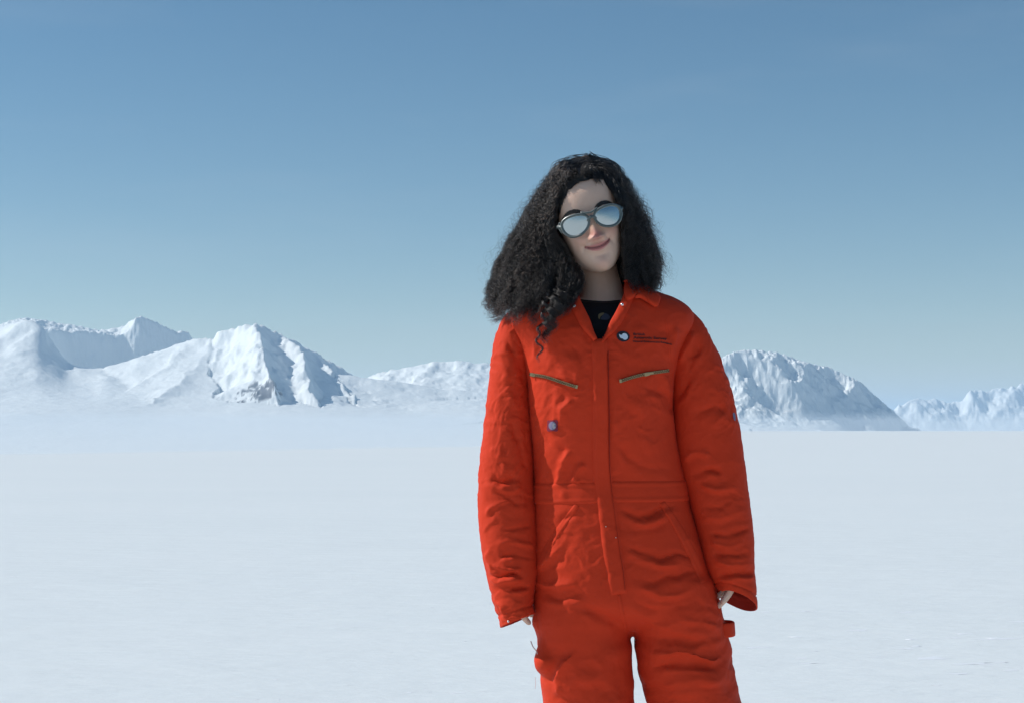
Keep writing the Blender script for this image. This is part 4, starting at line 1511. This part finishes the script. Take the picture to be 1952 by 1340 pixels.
def lock(side, phi, depth_s, end_t, nst, curl=1.0, spread=1.0, rad=.00038, stray=0.0, lat=0.0, dens=2.3):
    o2, i2 = (LO, LI) if side < 0 else (RO, RI)
    qo, _ = to3(o2, [0])
    qi, yi = to3(i2, Y_IN_L if side < 0 else Y_IN_R)
    qb, _ = to3(BC, [0])
    yo = np.interp(tt, [0, .25, .6, 1], [.0, .02, .01, -.01])
    yb = np.interp(tt, [0, .2, .45, 1], [.01, .10, .135, .12])
    if phi < np.pi / 2:
        f = math.sin(phi) ** .9
        q = qi + (qo - qi) * f
        y = yi + (yo - yi) * (1 - math.cos(phi)) ** .9
    else:
        g = (phi - np.pi / 2) / (np.pi / 2)
        q = qo + (qb - qo) * (1 - math.cos(g * np.pi / 2))
        y = yo + (yb - yo) * math.sin(g * np.pi / 2)
    sc = 1 - (1 - depth_s) * smooth(.15, .5, tt)
    ymid = .01
    y = ymid + (y - ymid) * (sc if phi > 1.0 else 1)
    cx = np.interp(q[:, 1], [300, 420, 600], [1122, 1125, 1132])
    if phi > .9:
        q = q.copy()
        q[:, 0] = cx + (q[:, 0] - cx) * (1 - (1 - depth_s) * .55 * smooth(.1, .4, tt))
    C = np.array([W(a, b, c) for (a, b), c in zip(q, y)])
    # meander of the whole lock
    ph = hr.random(3) * 9
    C = C + np.stack([np.sin(tt * 17 + ph[0] + 2 * np.sin(tt * 5 + ph[1])), np.sin(tt * 15 + ph[1]), .3 * np.sin(tt * 12 + ph[2])], 1) * (.0075 * smooth(.1, .6, tt))[:, None] * (1 + lat)
    m = max(8, int(NT * end_t))
    C = C[:m]
    L = np.r_[0, np.cumsum(np.linalg.norm(np.diff(C, axis=0), axis=1))]
    npt = int((46 + 34 * end_t) * dens)
    s = np.linspace(0, L[-1], npt)
    C = np.stack([np.interp(s, L, C[:, k]) for k in range(3)], 1)
    T = np.gradient(C, axis=0)
    T /= np.linalg.norm(T, axis=1)[:, None] + 1e-9
    e1 = np.cross(T, (0, 1, 0))
    e1 /= np.linalg.norm(e1, axis=1)[:, None] + 1e-9
    e2 = np.cross(T, e1)
    pitch_ = hr.uniform(.017, .034)
    amp0 = hr.uniform(.0028, .0056) * curl
    hand_ = hr.choice([-1, 1])
    p0 = hr.random() * 6.28
    grow = smooth(.01, .13, s)
    for k in range(nst):
        amp = amp0 * grow * (1 + .25 * hr.normal())
        off = hr.normal(size=2) * .0023 * spread
        pj = p0 + hr.normal() * .38
        w = s / pitch_ * 2 * np.pi * hand_ * (1 + .05 * hr.normal())
        wob = np.interp(s, np.linspace(0, L[-1], 7), hr.normal(size=7) * .0022 * spread)
        wob2 = np.interp(s, np.linspace(0, L[-1], 9), hr.normal(size=9) * (.0022 + stray) * spread)
        fan = (.5 + .9 * (s / L[-1]) ** 2)
        P = C + e1 * ((amp * np.cos(w + pj)) + off[0] * fan + wob)[:, None] + e2 * ((amp * np.sin(w + pj)) + off[1] * fan + wob2)[:, None]
        cut = int(npt * hr.uniform(.86, 1.0))
        P = push_out(P[:cut])
        POS.append(P)
        CNT.append(cut)
        RAD.append(np.linspace(rad, rad * .45, cut))
for side in (-1, 1):
    nl = 135 if side < 0 else 105
    for k in range(nl):
        u = hr.random()
        phi = u * np.pi
        if hr.random() < .45: phi = hr.random() * np.pi * .5
        ds = hr.uniform(.55, 1.0) if hr.random() < .45 else hr.uniform(.92, 1.08)
        if side < 0:
            et = 1.0 - .30 * hr.random() ** 1.6
            if phi < .5: et = hr.uniform(.72, .97)
            if phi > 2.2: et = hr.uniform(.78, .92)
        else:
            et = hr.uniform(.80, 1.0)
            if phi < .5: et = hr.uniform(.78, .97)
        lock(side, phi, ds, et, 44, curl=.55 if phi < .25 else 1.0)
for side in (-1, 1):
    for k in range(46):
        lock(side, hr.uniform(0, .75), hr.uniform(.95, 1.03), hr.uniform(.75, .95), 34, .7, 1.0)
# short curls rooted along the hairline, swept up and to the sides
def hairline_lock(u0, nst):
    vh = float(np.interp(u0, [-.07, -.052, -.026, 0, .03, .05, .062, .071], [.0, .044, .077, .088, .085, .074, .059, .022])) - .001
    sgn = -1 if u0 < .004 + hr.normal() * .004 else 1
    n = 34
    t = np.linspace(0, 1, n)
    uu = u0 + sgn * (.052 * t ** 1.3) * hr.uniform(.6, 1.1)
    vv = vh + (.034 * np.sin(t * 2.4)) * hr.uniform(.6, 1.1) - .04 * t ** 3
    # onto the skull, lifted a little
    q = 1 - ((uu / .0740) ** 2 + ((vv - .022) / .102) ** 2)
    ww = -.008 + .096 * np.sqrt(np.maximum(q, .0)) + .004 + .012 * np.sin(t * np.pi)
    C = H(uu, vv, ww)
    s = np.r_[0, np.cumsum(np.linalg.norm(np.diff(C, axis=0), axis=1))]
    p0, am, pt = hr.random() * 6, hr.uniform(.003, .006), hr.uniform(.018, .028)
    for k in range(nst):
        pj = p0 + hr.normal() * .4
        g = am * smooth(.0, .02, s)
        off = hr.normal(size=3) * .0016
        P = C + np.multiply.outer(g * np.cos(s / pt * 6.283 + pj), EV) + np.multiply.outer(g * np.sin(s / pt * 6.283 + pj), EW) + off
        cut = int(n * hr.uniform(.8, 1))
        POS.append(push_out(P[:cut])); CNT.append(cut); RAD.append(np.linspace(.00036, .0002, cut))
for k in range(150):
    hairline_lock(hr.uniform(-.056, .066), 24)
# filling under the surface so that no sky shows through the mass
for side in (-1, 1):
    for k in range(150):
        lock(side, hr.uniform(.7, 3.1), hr.uniform(.30, .88), hr.uniform(.78, .97), 18, 1.2, 3.0, .0005, dens=1.0)
# flyaway hairs round the outline
for side in (-1, 1):
    for k in range(230):
        lock(side, hr.uniform(.9, 2.0), hr.uniform(.98, 1.10), hr.uniform(.3, 1.0), 1, 1.9, 2.6, .00016, .007, 1.5)
# the long curl hanging over the chest
def curl_path(pts, ys, nst, amp0, pitch_, sp, rad=.0003):
    q = resample(np.array(pts, float), 70)
    y = np.interp(np.linspace(0, 1, 70), np.linspace(0, 1, len(ys)), ys)
    C = np.array([W(a, b, c) for (a, b), c in zip(q, y)])
    s = np.r_[0, np.cumsum(np.linalg.norm(np.diff(C, axis=0), axis=1))]
    p0 = hr.random() * 6
    for k in range(nst):
        cut = int(70 * hr.uniform(.8, 1))
        pj = p0 + hr.normal() * .35
        a = amp0 * (1 - .25 * s / s[-1])
        P = C + np.stack([a * np.cos(s / pitch_ * 6.283 + pj) + hr.normal() * sp, .7 * a * np.sin(s / pitch_ * 6.283 + pj) - .001, np.full(70, hr.normal() * sp)], 1)
        POS.append(P[:cut]); CNT.append(cut); RAD.append(np.linspace(rad, rad * .4, cut))
curl_path([(1040, 560), (1035, 610), (1024, 640), (1030, 665), (1024, 694)], [-.12, -.145, -.150, -.150, -.148], 34, .006, .030, .0010)
curl_path([(1060, 560), (1050, 600), (1040, 640), (1034, 658)], [-.12, -.145, -.152, -.150], 60, .008, .030, .0028)
curl_path([(1075, 550), (1060, 600), (1046, 630), (1040, 650)], [-.11, -.140, -.150, -.150], 80, .009, .034, .0040)
curl_path([(1020, 560), (1018, 600), (1012, 625)], [-.08, -.12, -.13], 60, .009, .030, .0040)
curl_path([(980, 540), (960, 570), (944, 600), (934, 606)], [-.02, -.03, -.03, -.03], 60, .010, .028, .0035)
curl_path([(975, 560), (958, 590), (950, 612), (942, 608)], [-.04, -.05, -.05, -.05], 50, .010, .026, .0035)

for k in range(16):
    x0 = 1092 + 7 * k
    curl_path([(1132 + (x0 - 1132) * .8, 470), (x0, 515), (x0 + hr.normal() * 5, 560), (x0 + hr.normal() * 6, 610)], [.075, .085, .090, .085], 60, .006, .030, .0040, .0005)
hc = bpy.data.hair_curves.new('hair')
hc.add_curves([int(c) for c in CNT])
allp = np.vstack(POS).astype(np.float32)
pa = hc.attributes.get('position') or hc.attributes.new('position', 'FLOAT_VECTOR', 'POINT')
pa.data.foreach_set('vector', allp.ravel())
ra = hc.attributes.get('radius') or hc.attributes.new('radius', 'FLOAT', 'POINT')
ra.data.foreach_set('value', np.concatenate(RAD).astype(np.float32))
hc.materials.append(M_HAIR)
hair = bpy.data.objects.new('hair', hc)
COL.objects.link(hair)
hair.parent = person
hair['label'] = 'long dark brown curly hair falling past the shoulders'
# ------------------------------------------------------------------ wind-cut crust flakes that catch the sun
def crust():
    M = new_mat('snow_crust', (.97, .975, .98), .3, 0, .5)[0]
    rr = np.random.default_rng(21)
    V, F = [], []
    spots = []
    for k in range(16): spots.append((rr.uniform(1400, 1952), rr.normal(1240, 32), rr.uniform(12, 46)))
    for px, py, L in ((1530, 1259, 26), (1735, 1223, 30), (1905, 1222, 70), (1818, 1220, 34), (1725, 1241, 30), (1745, 1236, 30), (1775, 1259, 60), (1860, 1269, 62), (1615, 1170, 28), (1725, 1172, 36), (1460, 1171, 30), (1535, 1170, 40), (1795, 1091, 18),
                      (870, 1324, 34), (780, 1323, 18), (920, 1321, 10), (575, 1175, 20), (400, 1229, 14), (490, 1336, 8), (530, 1336, 12)):
        spots.append((px, py, L))
    for k in range(60): spots.append((rr.uniform(0, 1952), rr.uniform(1100, 1338), rr.uniform(4, 12)))
    for px, py, L in spots:
        d = CAM_Z * F_PX / (py - 820)
        c = np.array([(px - 976) * d / F_PX, d - CAM_D, 0.0])
        w = L * d / F_PX / 2
        dep = w * rr.uniform(.25, .6)
        hgt = rr.uniform(.0012, .0026) * min(1, L / 20)
        k0 = len(V)
        n = 14
        for q in range(n):
            a = 2 * math.pi * q / n
            j = 1 + .35 * rr.normal()
            V.append(c + [math.cos(a) * w * j, math.sin(a) * dep * j + math.cos(a) * dep * .4, .0003])
        for q in range(n):
            a = 2 * math.pi * q / n
            jx, jy = math.cos(a) * .6, math.sin(a) * .6
            V.append(c + [jx * w, jy * dep + jx * dep * .4, .0008 + .5 * (1 + jx * .75 + jy * .66) * w * .016])
        for q in range(n):
            F.append((k0 + q, k0 + (q + 1) % n, k0 + n + (q + 1) % n, k0 + n + q))
        F.append(tuple(k0 + n + q for q in range(n)))
    V = np.array(V)
    gt = ground_tree
    for i in range(len(V)):
        h = gt.ray_cast(Vector((V[i, 0], V[i, 1], 3)), Vector((0, 0, -1)))
        if h[0] is not None: V[i, 2] += h[0].z
    o = mesh_obj('snow_crust', V, F, M)
    tag(o, 'small bright flakes of wind-cut crust lying on the near snow', kind='stuff')
gob = bpy.data.objects['snow_field']
gm = gob.data
gv = np.empty(len(gm.vertices) * 3); gm.vertices.foreach_get('co', gv); gv = gv.reshape(-1, 3)
gf = [tuple(p.vertices) for p in gm.polygons if gv[p.vertices[0], 1] < 60 and gv[p.vertices[0], 1] > 0 and abs(gv[p.vertices[0], 0]) < 30]
ground_tree = BVHTree.FromPolygons([tuple(v) for v in gv], gf)
crust()
